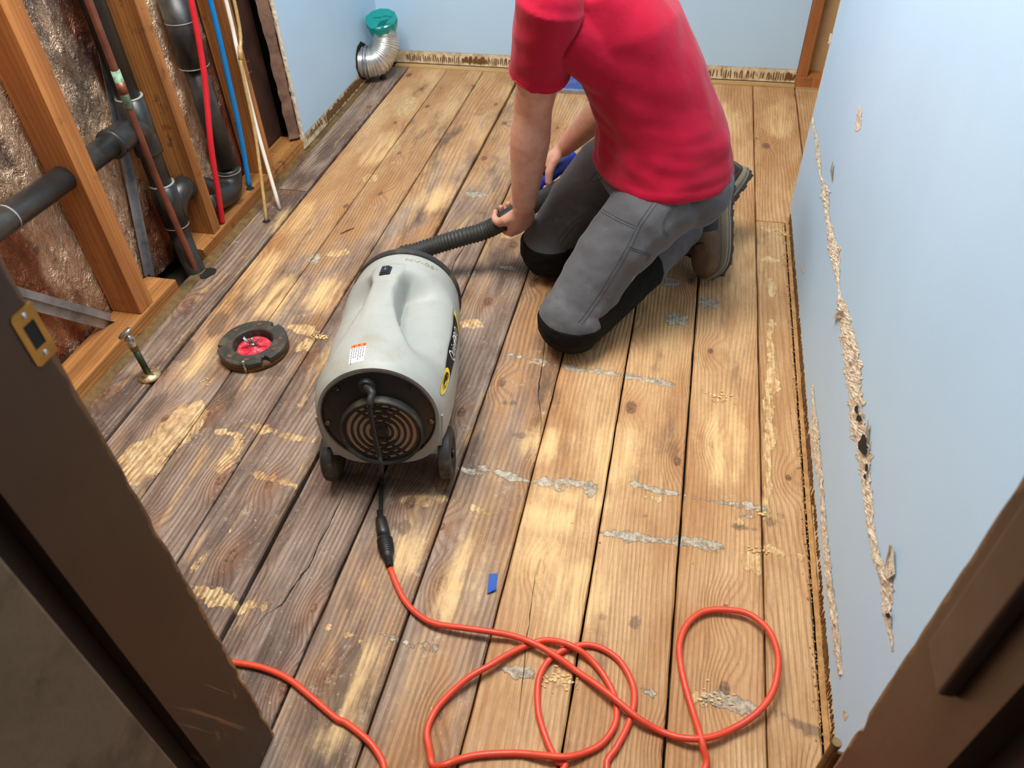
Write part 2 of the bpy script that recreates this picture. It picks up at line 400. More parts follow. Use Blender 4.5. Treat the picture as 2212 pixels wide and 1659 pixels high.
def jamb_material():
    """brown paint rubbed down to wood along the arrises and scuffs"""
    t = NT('brown_painted_jamb'); P = t.pos(); x = t.xyz(P)
    c = t.mix(t.ss(t.noise(P, 6.0, 4.0, 0.6), 0.3, 0.7), srgb(54, 34, 21), srgb(64, 41, 26))
    sc = t.noise(t.vm('MULTIPLY', P, (30.0, 22.0, 7.0)), 1.0, 4.0, 0.6)
    low = t.ss(x[2], 0.62, 0.18)
    rub = t.math('MULTIPLY', t.ss(t.math('MULTIPLY_ADD', low, 0.07, sc), 0.70, 0.78), 0.55)
    c = t.mix(rub, c, srgb(148, 104, 66))
    sk = t.noise(t.vm('MULTIPLY', t.vm('ADD', P, t.comb(0, t.math('MULTIPLY', x[2], 0.30), 0)), (30.0, 70.0, 2.2)), 1.0, 3.0, 0.6)
    c = t.mix(t.math('MULTIPLY', t.ss(t.math('MULTIPLY_ADD', low, 0.10, sk), 0.70, 0.76), 0.6), c, srgb(142, 100, 62))
    ed = t.attr('wear').outputs['Fac']
    er = t.ss(t.math('MULTIPLY_ADD', t.noise(P, 34.0, 4.0, 0.7), 0.9, ed), 1.18, 1.34)
    c = t.mix(t.math('MULTIPLY', er, t.math('MULTIPLY_ADD', low, 0.7, 0.3)), c, srgb(164, 120, 78))
    t.bump(t.noise(t.vm('MULTIPLY', P, (60, 60, 8)), 1.0, 3.0), 0.2, 0.002)
    return t.done(c, 0.42, 0.0, 0.4)

def plastic_shell():
    t = NT('dusty_grey_plastic'); P = t.pos()
    c = t.mix(t.ss(t.noise(P, 5.0, 4.0, 0.6), 0.3, 0.7), srgb(156, 158, 152), srgb(170, 171, 163))
    c = t.mix(t.math('MULTIPLY', t.ss(t.noise(P, 14.0, 6.0, 0.75), 0.50, 0.72), 0.45), c, srgb(148, 138, 114))
    c = t.mix(t.math('MULTIPLY', t.ss(t.noise(P, 120.0, 3.0, 0.7), 0.68, 0.74), 0.5), c, srgb(110, 102, 84))
    t.bump(t.noise(P, 420.0, 2.0), 0.06, 0.001)
    return t.done(c, 0.46, 0.0, 0.4)

def skin_material():
    t = NT('skin'); P = t.pos()
    c = t.mix(t.ss(t.noise(P, 26.0, 4.0, 0.6), 0.3, 0.7), srgb(206, 150, 126), srgb(224, 172, 148))
    c = t.mix(t.math('MULTIPLY', t.ss(t.noise(P, 9.0, 2.0), 0.45, 0.7), 0.35), c, srgb(206, 124, 104))
    t.bump(t.noise(P, 350.0, 3.0), 0.10, 0.001)
    t.b.inputs['Subsurface Weight'].default_value = 0.12; t.b.inputs['Subsurface Radius'].default_value = (0.012, 0.004, 0.002)
    t.b.inputs['Subsurface Scale'].default_value = 0.5
    return t.done(c, 0.5, 0.0, 0.4)

def cloth(name, rgb, var=0.1, fade=None, weave=900.0, rough=0.9, wr=0.25, sheen=0.15):
    t = NT(name); P = t.pos()
    c = srgb(*rgb)
    col = t.mix(t.ss(t.noise(P, 7.0, 4.0, 0.6), 0.3, 0.7), tuple(v * (1 - var) for v in c[:3]), tuple(min(1, v * (1 + var)) for v in c[:3]))
    if fade: col = t.mix(t.math('MULTIPLY', t.ss(t.noise(P, 11.0, 5.0, 0.7), 0.52, 0.72), 0.45), col, srgb(*fade))
    h = t.math('ADD', t.math('MULTIPLY', t.noise(P, 26.0, 3.0, 0.55), 1.0), t.math('MULTIPLY', t.noise(P, weave, 2.0), 0.12))
    t.bump(h, wr, 0.006)
    t.b.inputs['Sheen Weight'].default_value = sheen
    return t.done(col, rough, 0.0, 0.2)

def duct_material():
    t = NT('aluminium_duct'); P = t.pos()
    c = t.mix(t.ss(t.noise(P, 40.0, 3.0), 0.3, 0.7), srgb(206, 204, 198), srgb(232, 230, 224))
    t.bump(t.noise(P, 130.0, 3.0), 0.15, 0.002)
    return t.done(c, 0.30, 0.9, 0.5)

M_PLANK = plank_material()
M_STUD = clean_wood('fir_stud', (198, 130, 70), (160, 98, 52), 'z')
M_STUD2 = clean_wood('dusty_fir_stud', (190, 126, 66), (134, 82, 40), 'z', dirt=0.7)
M_PLATE = clean_wood('stained_sole_plate', (200, 138, 76), (146, 94, 48), 'y', dirt=0.75)
M_TRIMW = clean_wood('pale_floor_edge_board', (222, 184, 128), (192, 148, 92), 'x', dirt=0.3)
M_SHOE = simple('gritty_thinset_edge', (112, 86, 50), 0.95, 0, 0.35, 40, 0.8, 90, (62, 46, 28), 0.7)
M_WALL = painted_wall('light_blue_paint', (190, 220, 243))
M_CEIL = simple('white_ceiling', (236, 234, 228), 0.9)
M_GYP = simple('torn_gypsum', (222, 208, 184), 0.95, 0, 0.16, 60, 0.8, 120, (150, 122, 92), 0.55, dscale=40)
M_PAPER = simple('torn_brown_paper', (120, 92, 76), 0.9, 0, 0.3, 30, 0.6, 70)
M_SAWD = simple('orange_sawdust_ridge', (184, 138, 84), 0.95, 0, 0.25, 60, 0.8, 120, (150, 104, 54), 0.5)
M_HOLE = simple('dark_cavity', (26, 22, 20), 0.95)
M_GLUE = simple('brown_mastic', (112, 78, 40), 0.85, 0, 0.25, 60, 0.6, 120)
M_SCAR = glue_scar('unpainted_wall_face')
M_FOIL = foil_material()
M_SUB = simple('dark_underfloor', (40, 28, 20), 0.95, 0, 0.3, 20)
M_JAMB = jamb_material()
M_BEIGE = simple('dim_beige_plaster', (112, 92, 68), 0.8, 0, 0.2, 4, 0.2, 60, (70, 50, 34), 0.6)
M_STOP = simple('brown_door_stop', (64, 42, 30), 0.4, 0, 0.12, 12)
M_DARKWOOD = simple('dark_stained_wood', (44, 30, 23), 0.6, 0, 0.2, 12)
M_BRASS = simple('worn_brass', (176, 128, 62), 0.36, 0.8, 0.2, 40, 0.1, 90)
M_BRONZE = simple('aged_bronze', (120, 96, 62), 0.4, 0.8, 0.3, 60)
M_STEEL = simple('galvanised_steel', (168, 172, 178), 0.42, 0.75, 0.22, 24, 0.15, 60, (96, 100, 108), 0.6)
M_ABS = simple('black_abs_pipe', (40, 40, 40), 0.36, 0, 0.25, 14, 0.08, 80, (96, 88, 76), 0.30)
M_RING = simple('pale_cement_ring', (150, 146, 138), 0.6)
M_COPPER = simple('oxidised_copper', (150, 94, 74), 0.42, 0.7, 0.18, 40, 0.1, 60, (94, 64, 52), 0.6)
M_VERD = simple('green_copper_corrosion', (142, 176, 150), 0.85, 0, 0.3, 90, 0.4, 120, (96, 66, 44), 0.8, dscale=60)
M_PEXR = simple('red_pex', (206, 30, 44), 0.38, 0, 0.06)
M_PEXB = simple('blue_pex', (20, 122, 190), 0.38, 0, 0.06)
M_PEXW = simple('white_tube', (236, 228, 214), 0.4, 0, 0.04, 30, 0, 60, (190, 170, 140), 0.3)
M_TAN = simple('yellowed_clear_tube', (186, 152, 96), 0.25, 0, 0.15, 60)
M_NAIL = simple('steel_nail', (150, 140, 126), 0.4, 0.8)
M_DUCT = duct_material()
M_TEAL = simple('teal_tape', (6, 142, 136), 0.42, 0, 0.08, 10, 0.25, 40)
M_RUST = simple('rusted_iron', (116, 82, 48), 0.75, 0.3, 0.35, 50, 0.6, 110, (54, 38, 24), 0.7, dscale=30)
M_FLANGE = simple('grimy_black_plastic', (58, 58, 54), 0.5, 0, 0.25, 30, 0.35, 90, (124, 104, 74), 0.45, dscale=24)
M_REDPLUG = simple('red_test_plug', (206, 46, 66), 0.42, 0, 0.12, 50, 0.15, 90, (236, 150, 150), 0.4, dscale=60)
M_CHROME = simple('dull_chrome', (196, 196, 192), 0.24, 0.95, 0.12, 40, 0.15, 70)
M_ESC = simple('corroded_escutcheon', (196, 172, 130), 0.38, 0.75, 0.25, 60, 0.4, 120, (74, 46, 26), 0.9, dscale=50)
M_GREENPIPE = simple('greened_brass_pipe', (62, 74, 54), 0.45, 0.6, 0.3, 40, 0.3, 90, (110, 120, 90), 0.5)
M_CORD = simple('orange_cord_jacket', (226, 74, 44), 0.42, 0, 0.07, 30, 0.08, 300, (170, 60, 44), 0.35)
M_BLACK = simple('black_rubber', (30, 29, 28), 0.5, 0, 0.2, 30, 0.1, 150)
M_BLACKP = simple('black_plastic', (26, 25, 24), 0.38, 0, 0.25, 26, 0.05, 150, (96, 86, 68), 0.16)
M_DUSTBLK = simple('dusty_black_plastic', (44, 42, 38), 0.6, 0, 0.25, 26, 0.1, 150, (130, 116, 88), 0.5, dscale=12)
M_MESH = simple('tan_filter_mesh', (206, 176, 140), 0.9, 0, 0.3, 500, 0.5, 900)
M_SHELL = plastic_shell()
M_HOSE = simple('black_green_hose', (46, 46, 42), 0.55, 0, 0.2, 20)
M_BLUE = simple('blue_plastic', (24, 54, 170), 0.42, 0, 0.1)
M_BTAPE = simple('blue_masking_tape', (38, 84, 168), 0.7, 0, 0.08, 60, 0.2, 200)
M_BTRAY = simple('dull_blue_sheet', (52, 76, 150), 0.5, 0, 0.12, 12, 0.1, 60, (150, 160, 190), 0.3)
M_YELLOW = simple('yellow_label', (228, 196, 60), 0.5, 0, 0.06)
M_WHITE = simple('white_label', (226, 224, 224), 0.5, 0, 0.03)
M_ORANGE = simple('orange_label', (238, 120, 66), 0.5, 0, 0.04)
M_INK = simple('grey_print', (104, 100, 100), 0.6)
M_MARK = simple('faded_marker', (150, 142, 116), 0.7)
M_PRINT = simple('white_print', (206, 204, 200), 0.6, 0, 0.2, 200)
M_SKIN = skin_material()
M_SHIRT = cloth('red_cotton', (176, 8, 46), 0.05, None, 900, 0.85, 0.35, 0.12)
M_PANTS = cloth('grey_work_canvas', (88, 87, 89), 0.12, (122, 119, 118), 700, 0.9, 0.40, 0.15)
M_KNEE = cloth('black_knee_fabric', (15, 15, 15), 0.2, None, 500, 0.85, 0.6, 0.0)
M_STITCH = simple('dark_grey_stitching', (78, 76, 78), 0.9)
M_SEAM = simple('light_grey_seam', (126, 124, 124), 0.9)
M_HAIR = simple('brown_hair', (70, 48, 34), 0.6, 0, 0.3, 200)
M_EYE = simple('eye_white', (232, 228, 222), 0.3)
M_IRIS = simple('dark_iris', (60, 44, 32), 0.2)
M_LIP = simple('lips', (186, 104, 94), 0.5)
M_LEATHER = simple('brown_boot_leather', (96, 72, 52), 0.62, 0, 0.2, 20, 0.3, 120, (140, 108, 78), 0.4)
M_NAVY = simple('dark_boot_collar', (44, 50, 56), 0.8, 0, 0.12, 300, 0.2, 500)
M_MID = simple('olive_boot_midsole', (140, 132, 112), 0.7, 0, 0.1, 30)
M_SOLE = simple('dark_boot_outsole', (64, 52, 46), 0.75, 0, 0.15, 30)
M_LACE = simple('dark_boot_lace', (34, 28, 24), 0.7)
M_SPLINT = simple('reddish_splinter', (128, 62, 40), 0.8)
M_WOODDUST = simple('pale_debris', (226, 190, 130), 0.9, 0, 0.2, 60)
# ------------------------------------------------------------------ floor
def plain(name, lo, hi, mat, parent=None, bev=0.0):
    bm = bmesh.new(); box(bm, lo, hi, bev); return obj(name, bm, mat, parent)

floor = struct(plain('floor', (-1.62, -0.6, -0.075), (1.25, 3.46, -0.045), M_SUB))
# joists under the boards, seen through the open joints
for jy in (0.25, 0.66, 1.06, 1.47, 1.88, 2.28, 2.69, 3.10):
    plain('joist', (-1.6, jy - 0.02, -0.045), (1.2, jy + 0.02, -0.0235), M_SUB, floor)

# where old adhesive, filler, bare sanded wood, water stains and painted-in shadows lie (photo position, half length, half width, turn)
CREAM_ = [(1668, 620, .020, .05, 0), (1666, 700, .016, .03, 0), (1672, 830, .022, .03, 0), (1664, 940, .016, .05, 0), (1668, 560, .03, .02, 0), (1400, 822, .03, .012, -6), (1160, 782, .03, .008, -8), (385, 925, .055, .10, -4), (300, 1000, .06, .08, 0), (655, 712, .05, .022, -10), (660, 745, .022, .035, -28), (592, 1036, .062, .010, -9),
        (497, 938, .05, .012, -6), (470, 1290, .06, .018, -14), (452, 1190, .008, .08, -12), (500, 985, .022, .07, -10), (730, 547, .035, .022, 30), (640, 945, .05, .010, -5), (560, 925, .035, .014, -5),
        (1663, 760, .011, .10, 0), (1662, 870, .013, .07, 0), (1660, 1020, .010, .07, 0), (1655, 1085, .010, .05, 0), (1670, 495, .04, .018, 0), (1690, 1192, .045, .007, -8),
        (1537, 1184, .025, .010, 0), (1625, 1215, .022, .03, 0), (1530, 1510, .03, .012, -8), (1220, 1465, .03, .014, 0), (1000, 1090, .09, .006, -12), (905, 1080, .04, .018, 10),
        (1020, 700, .035, .022, 0), (1545, 858, .034, .014, -35), (760, 1375, .045, .007, -12), (560, 1310, .022, .012, 0), (1100, 500, .03, .05, 10), (840, 350, .05, .006, 0), (800, 385, .03, .03, 0),
        (1345, 1045, .012, .03, 0), (1420, 1078, .03, .005, -8), (1600, 1130, .012, .01, 0), (880, 230, .04, .10, 4), (1285, 1047, .010, .008, 0)]
SOFT_ = [(600, 640, .05, .10, 0), (820, 320, .06, .14, 0), (640, 470, .05, .10, 0), (430, 780, .03, .08, 0), (730, 760, .02, .08, 0), (990, 1250, .03, .10, 0), (760, 1500, .03, .10, 0), (880, 1190, .03, .06, 0), (940, 430, .05, .08, 0), (1560, 250, .06, .12, 0), (1680, 260, .05, .15, 0), (1410, 620, .04, .10, 0), (1200, 1120, .07, .035, 0), (1250, 1080, .07, .02, -5), (1180, 960, .05, .05, 0), (1240, 1290, .05, .08, 0), (1330, 980, .05, .10, 0), (1560, 960, .05, .12, 0), (1170, 1210, .05, .05, 0), (700, 640, .05, .08, 0), (560, 590, .05, .12, 0)]
GRAY_ = [(1210, 790, .085, .0035, -8), (1330, 808, .085, .0035, -7), (1120, 1033, .10, .0035, -9), (1560, 1086, .10, .003, -5), (1400, 1162, .10, .003, -3), (1110, 768, .022, .006, -8), (1160, 777, .03, .008, -8), (1235, 795, .03, .010, -10), (1300, 804, .035, .010, -6), (1360, 814, .03, .009, -6), (1425, 826, .03, .012, -6),
        (1010, 1018, .028, .006, -10), (1100, 1028, .034, .009, -12), (1175, 1040, .02, .011, -8), (1245, 1045, .04, .012, -4), (1275, 1058, .014, .02, 0), (1400, 1055, .05, .007, -9), (1455, 1068, .012, .006, -9),
        (1540, 1082, .045, .006, -4), (1620, 1092, .03, .007, -4), (1350, 1160, .055, .008, -2), (1390, 1163, .035, .011, -2), (1510, 1172, .05, .011, -4), (1620, 1116, .02, .006, -3),
        (1530, 655, .032, .022, 0), (1445, 610, .035, .022, -15), (1185, 590, .03, .010, -5), (1090, 578, .03, .007, -4), (1405, 1496, .022, .004, -9), (1580, 1520, .05, .016, -6), (1460, 690, .03, .03, 0),
        (1115, 1450, .03, .012, 0), (860, 1382, .05, .0045, -12), (920, 1392, .018, .005, -12), (1020, 590, .018, .014, 0), (680, 560, .02, .03, 10), (1030, 420, .04, .02, 0)]
DARK_ = [(1735, 1570, .030, .013, -16), (1668, 1128, .014, .014, 0), (1700, 1545, .012, .012, 0), (1605, 1140, .03, .008, 0), (870, 1140, .025, .02, 0), (1395, 1115, .010, .008, 0), (1560, 1113, .005, .005, 0), (840, 1045, .14, .02, 0),  # shadows of the vacuum's front and the plug painted among the stains
        (470, 700, .03, .06, 10), (395, 760, .03, .05, 10), (580, 800, .05, .03, 0), (600, 1150, .03, .10, 0), (330, 880, .02, .06, 0), (740, 1480, .02, .08, 0), (1370, 1345, .012, .016, 0), (1300, 1335, .010, .012, 0), (1120, 940, .018, .012, 0), (1100, 870, .02, .012, 0), (1035, 460, .012, .006, 0), (1200, 1195, .010, .012, 0)]
RUST_ = [(545, 750, .12, .09, 0), (470, 800, .05, .04, 0)]
def field(lst):
    out = []
    for (x, y, hx, hy, a) in lst:
        c = at(x, y, z=0); out.append((c.x, c.y, hx, hy, math.cos(math.radians(a)), math.sin(math.radians(a))))
    return out
FIELDS = [field(l) for l in (CREAM_, GRAY_, DARK_, SOFT_, RUST_)]
def field_at(fl, X, Y):
    d = np.full(X.shape, 0.08)
    for (cx_, cy_, hx, hy, c, s) in fl:
        u = (X - cx_) * c + (Y - cy_) * s; v = -(X - cx_) * s + (Y - cy_) * c
        l = np.sqrt((u / hx) ** 2 + (v / hy) ** 2)
        g = np.sqrt((u / hx ** 2) ** 2 + (v / hy ** 2) ** 2) + 1e-9
        d = np.minimum(d, np.where(l > 0.15, (l * l - l) / (g + 1e-9) , -min(hx, hy)).clip(-min(hx, hy), 0.08))
    return d
def plank(x0, x1, y0, y1, gl, gr, seed, wea, cath, light, dz=0.0, cup=0.0):
    """one floorboard: top face on a grid fine enough to carry the stain distances, eased arrises, plain sides"""
    rnd = random.Random(int(seed * 1000)); n = max(6, int((y1 - y0) / 0.0065)); m = 7
    bm = bmesh.new(); rings = []; a, b = x0 + gl, x1 - gr
    ja = jb = jz = 0.0
    for i in range(n + 1):
        y = y0 + (y1 - y0) * i / n
        ja = noise.noise(V((y * 14, seed * 50, 1))) * 0.0011; jb = noise.noise(V((y * 14, seed * 50, 5))) * 0.0011; jz = noise.noise(V((y * 3, seed * 50, 9))) * 0.0006
        pr = [(a + ja, -0.022), (a + ja, -0.0035)] + [(a + 0.0028 + ja + (b - a - 0.0056) * k / m, jz + cup * math.sin(PI * k / m)) for k in range(m + 1)] + [(b + jb, -0.0035), (b + jb, -0.022)]
        rings.append([bm.verts.new((px, y, pz + dz)) for px, pz in pr])
    k_ = len(rings[0])
    for r, s in zip(rings[:-1], rings[1:]):
        for k in range(k_ - 1): bm.faces.new((r[k], s[k], s[k + 1], r[k + 1]))
        bm.faces.new((r[k_ - 1], s[k_ - 1], s[0], r[0]))
    bm.faces.new(rings[0]); bm.faces.new(list(reversed(rings[-1])))
    o = obj('plank', bm, M_PLANK, floor); nv = len(o.data.vertices)
    co = np.zeros(nv * 3, dtype=np.float32); o.data.vertices.foreach_get('co', co); co = co.reshape(-1, 3); X, Y = co[:, 0].astype(float), co[:, 1].astype(float)
    def put(name, cols):
        ca = o.data.color_attributes.new(name, 'FLOAT_COLOR', 'POINT'); ca.data.foreach_set('color', np.stack(cols, 1).astype(np.float32).ravel())
    one = np.ones(nv)
    along = lambda tab: np.interp(Y, [q[0] for q in tab], [q[1] for q in tab])
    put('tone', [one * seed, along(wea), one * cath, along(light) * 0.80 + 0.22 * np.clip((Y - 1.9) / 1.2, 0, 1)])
    F = [field_at(fl, X, Y) for fl in FIELDS]
    put('stain_shadow', [F[0], F[1], F[2], one]); put('stain_wide', [F[3], F[4], one * 0, one])
    return o
SE = [-1.345, -1.2335, -1.054, -0.889, -0.720, -0.555, -0.392, -0.230, -0.067, 0.096, 0.259]
GP = [0.001, 0.0055, 0.0022, 0.0020, 0.0048, 0.0026, 0.0020, 0.0018, 0.0020, 0.0024, 0.0018]
YF, YB = 0.02, 3.288
# per board: weathering along its length [(y, amount)], cathedral grain, lightness along its length
spec = [
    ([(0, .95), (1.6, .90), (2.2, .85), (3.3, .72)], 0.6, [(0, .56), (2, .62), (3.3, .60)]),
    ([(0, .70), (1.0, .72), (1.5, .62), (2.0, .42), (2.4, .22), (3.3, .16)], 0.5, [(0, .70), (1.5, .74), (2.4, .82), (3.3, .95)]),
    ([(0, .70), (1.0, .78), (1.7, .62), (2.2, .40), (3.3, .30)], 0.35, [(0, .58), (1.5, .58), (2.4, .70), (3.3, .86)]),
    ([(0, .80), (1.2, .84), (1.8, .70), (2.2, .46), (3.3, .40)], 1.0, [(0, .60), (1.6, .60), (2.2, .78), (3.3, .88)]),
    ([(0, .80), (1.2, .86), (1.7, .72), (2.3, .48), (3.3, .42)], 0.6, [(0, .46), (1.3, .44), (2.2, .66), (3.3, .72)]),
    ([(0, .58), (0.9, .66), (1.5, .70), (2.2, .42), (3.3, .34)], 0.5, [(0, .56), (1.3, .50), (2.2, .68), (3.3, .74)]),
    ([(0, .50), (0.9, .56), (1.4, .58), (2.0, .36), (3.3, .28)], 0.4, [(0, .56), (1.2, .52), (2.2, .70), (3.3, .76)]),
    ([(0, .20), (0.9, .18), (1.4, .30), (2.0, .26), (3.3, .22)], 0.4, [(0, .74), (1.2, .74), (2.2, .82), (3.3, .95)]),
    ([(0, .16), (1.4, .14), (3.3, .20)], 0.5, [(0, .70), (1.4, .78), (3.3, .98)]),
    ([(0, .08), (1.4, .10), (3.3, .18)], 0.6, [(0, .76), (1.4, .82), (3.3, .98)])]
for i in range(10):
    wl_, ca_, ll_ = spec[i]; sd = 0.071 * i + 0.05
    if i == 0:
        plank(SE[0], SE[1], YF, 2.168, GP[0], GP[1], sd, wl_, ca_, ll_, -0.001); plank(SE[0], SE[1], 2.170, YB, GP[0], GP[1], sd + 0.5, wl_, ca_, ll_, 0.001)
    else:
        plank(SE[i], SE[i + 1], YF, YB, GP[i], GP[i + 1], sd, wl_, ca_, ll_, 0.0005 * (i % 3))
plank(0.259, 0.347, YF, 2.225, 0.0018, 0.001, 0.83, [(0, .12), (3, .12)], 0.5, [(0, .62), (1.0, .66), (2.3, .70)], -0.001)
plank(0.259, 0.426, 2.227, YB, 0.0018, 0.002, 0.91, [(0, .18), (4, .18)], 0.9, [(0, .92), (4, .92)])
plank(0.426, 0.590, 2.30, YB, 0.002, 0.002, 0.97, [(0, .2), (4, .2)], 0.6, [(0, .64), (4, .64)])
plank(0.590, 0.752, 2.30, YB, 0.002, 0.002, 0.47, [(0, .2), (4, .2)], 0.6, [(0, .64), (4, .64)])

def crack(pts, w=0.0011):
    P = [at(x, y, z=0.0) for x, y in pts]; P = smooth_path(P, 4); bm = bmesh.new(); prev = None; n = len(P)
    for i, p in enumerate(P):
        ww = w * math.sin(PI * (0.06 + 0.9 * i / n)) * random.uniform(0.5, 1.5)
        j = random.uniform(-0.0012, 0.0012)
        a = bm.verts.new((p.x - ww + j, p.y, 0.0019)); b = bm.verts.new((p.x + ww + j, p.y, 0.0019))
        if prev: bm.faces.new((prev[0], prev[1], b, a))
        prev = (a, b)
    return obj('crack', bm, M_HOLE, floor)
crack([(761, 1042), (746, 1066), (734, 1087), (716, 1126), (692, 1171), (671, 1219), (656, 1238), (638, 1262), (619, 1292), (607, 1307), (589, 1320), (568, 1334), (541, 1370)])
crack([(1179, 725), (1173, 775), (1165, 828), (1163, 853), (1168, 888), (1169, 944)], 0.0012)
crack([(1156, 1238), (1148, 1310), (1136, 1397), (1120, 1556)], 0.0007)
crack([(1010, 524), (985, 560), (975, 590)], 0.001)
# pale scraped wood splinters and crumbs along the right wall and at the joints
bm = bmesh.new(); rnd = random.Random(3)
for k in range(420):
    y = rnd.uniform(0.6, 2.22); x = 0.3475 - abs(rnd.gauss(0, 0.006)); r = rnd.uniform(0.0005, 0.0016)
    ball(bm, (x, y, r * 0.5 + 0.0005), (r, r * rnd.uniform(1, 2.5), r * 0.7), sub=1)
o = obj('sawdust_line', bm, M_SAWD, floor); o['kind'] = 'stuff'
bm = bmesh.new()
for (px, py, nn, sp) in ((1640, 1192, 14, 0.01), (690, 728, 30, 0.012), (1645, 1110, 10, 0.006), (1690, 505, 24, 0.02), (440, 825, 10, 0.015), (1215, 1468, 30, 0.02), (1530, 1512, 26, 0.02), (1560, 860, 26, 0.02), (520, 790, 8, 0.008)):
    c = at(px, py, z=0)
    for k in range(nn):
        r = rnd.uniform(0.001, 0.003)
        ball(bm, (c.x + rnd.gauss(0, sp), c.y + rnd.gauss(0, sp * 0.5), 0.002), (r * rnd.uniform(1, 2), r, r * 0.6), sub=1)
o = obj('filler_crumbs', bm, M_WOODDUST, floor); o['kind'] = 'stuff'

# edge boards round the floor
struct(plain('trim_1', (-1.30, 3.292, -0.02), (0.424, 3.331, 0.003), M_TRIMW, None, 0.001))
struct(plain('trim_2', (0.428, 3.292, -0.02), (0.80, 3.331, 0.002), M_TRIMW, None, 0.001))
def rough_strip(name, x0, x1, y0, y1, zt, amp, mat):
    bm = bmesh.new(); n = int((y1 - y0) / 0.012)
    def fn(u, v):
        y = y0 + (y1 - y0) * u; x = x0 + (x1 - x0) * v
        q = noise.noise(V((x * 40, y * 26, 1.7))) * amp + noise.noise(V((x * 150, y * 120, 4))) * amp * 0.5
        return V((x + (noise.noise(V((y * 30, v * 3, 9))) * 0.004 if v > 0.9 else 0), y, zt + q - (0.012 if v > 0.99 else 0)))
    grid(bm, n, 7, fn); return obj(name, bm, mat, None, True)
struct(rough_strip('trim_10', 0.3475, 0.3595, 0.46, 2.262, 0.002, 0.0035, M_SAWD))
struct(rough_strip('trim_3', -1.380, -1.343, 0.5, 3.33, 0.002, 0.005, M_SHOE))

# ------------------------------------------------------------------ walls
def mastic(face, a0, a1, z0, z1, parent, seed, dens=0.75, pitch=0.0085, blob=0.5):
    """combed adhesive left on the wall: thin upright ridges and smears; face(a, z, d) -> point d in front of the wall"""
    rnd = random.Random(seed); bm = bmesh.new(); a = a0
    while a < a1:
        nz = noise.noise(V((a * 7.0, seed, 0.3)))
        wdt = pitch * rnd.uniform(0.35, 0.6); fill = nz > 0.55 - blob
        if fill: wdt = pitch * 1.08
        if rnd.random() < dens or fill:
            lo = z0 + (z1 - z0) * rnd.uniform(0.02, 0.25); hi = z1 - (z1 - z0) * rnd.uniform(0.0, 0.35)
            if nz < -0.35: lo += (z1 - z0) * 0.35
            lean = rnd.uniform(-0.003, 0.003); d = rnd.uniform(0.0012, 0.0024)
            pts = [(a - wdt * 0.5, lo + rnd.uniform(0, .004)), (a, lo - 0.004), (a + wdt * 0.5, lo + rnd.uniform(0, .004)), (a + wdt * 0.5 + lean, hi - rnd.uniform(0, .004)), (a + lean, hi + 0.003), (a - wdt * 0.5 + lean, hi - rnd.uniform(0, .004))]
            f = [bm.verts.new(face(p, max(z, 0.003), d)) for p, z in pts]; g = [bm.verts.new(face(p, max(z, 0.003), 0.0002)) for p, z in pts]
            bm.faces.new(f)
            for k in range(6): bm.faces.new((f[k], g[k], g[(k + 1) % 6], f[(k + 1) % 6]))
        a += pitch * rnd.uniform(0.85, 1.1)
    o = obj('mastic_ridges', bm, M_GLUE, parent); o['kind'] = 'stuff'; return o

wall_back = struct(plain('wall_back', (-1.50, 3.330, 0.060), (0.424, 3.343, 2.40), M_WALL))
plain('bare_strip', (-1.365, 3.3315, 0.006), (0.424, 3.343, 0.0605), M_SCAR, wall_back, 0.0006)
mastic(lambda a, z, d: (a, 3.3315 - d, z), -1.25, 0.418, 0.012, 0.047, wall_back, 11, 0.85, 0.0095, 0.36)
# the right end of the back wall is stripped to the framing
plain('stud', (0.426, 3.312, 0.040), (0.466, 3.40, 2.40), M_STUD, wall_back, 0.001)
plain('sole_plate', (0.424, 3.300, 0.0), (0.90, 3.40, 0.040), M_STUD, wall_back, 0.001)
plain('insulation_face', (0.466, 3.385, 0.040), (0.95, 3.40, 2.40), simple('tan_insulation_face', (196, 160, 112), 0.7, 0, 0.2, 9, 0.7, 14, (120, 92, 60), 0.5), wall_back)
struct(plain('wall_outer', (-1.62, 3.40, -0.05), (1.25, 3.44, 2.40), M_CEIL))

# left wall: painted board at the back, open stud bays nearer the camera
PX = -1.365
bm = bmesh.new(); n = 60; prev = None
rnd = random.Random(5)
for i in range(n + 1):
    z = 0.055 + (2.40 - 0.055) * i / n; jag = rnd.uniform(-0.004, 0.004) if z < 1.2 else 0
    ring = [bm.verts.new(p) for p in ((PX, 2.468 + jag, z), (PX, 3.331, z), (PX - 0.013, 3.331, z), (PX - 0.013, 2.468 + jag * 0.5, z))]
    if prev:
        for k in range(4): bm.faces.new((prev[k], prev[(k + 1) % 4], ring[(k + 1) % 4], ring[k]))
    else: bm.faces.new(ring)
    prev = ring
wall_left = struct(obj('wall_left', bm, M_WALL))
bm = bmesh.new()
def edge_fn(u, v):
    z = 0.012 + 1.2 * u; x = PX + 0.0015 - 0.016 * v
    j = noise.noise(V((z * 60, v * 4, 2))) * 0.004 + noise.noise(V((z * 200, v * 9, 5))) * 0.002
    return V((x, 2.4655 + j - 0.004 * math.sin(PI * v), z))
grid(bm, 160, 5, edge_fn); obj('torn_edge', bm, M_GYP, wall_left, True)
bm = bmesh.new()
def curl_fn(u, v):
    z = 0.05 + 1.15 * u; hang_ = 0.018 + 0.012 * noise.noise(V((z * 7, 0, 1))) + 0.006 * noise.noise(V((z * 30, 0, 4)))
    return V((PX - 0.016 - 0.03 * v * v + 0.004 * noise.noise(V((z * 12, v, 3))), 2.463 - hang_ * v * 1.5, z))
grid(bm, 60, 6, curl_fn); obj('torn_paper', bm, M_PAPER, wall_left, True)
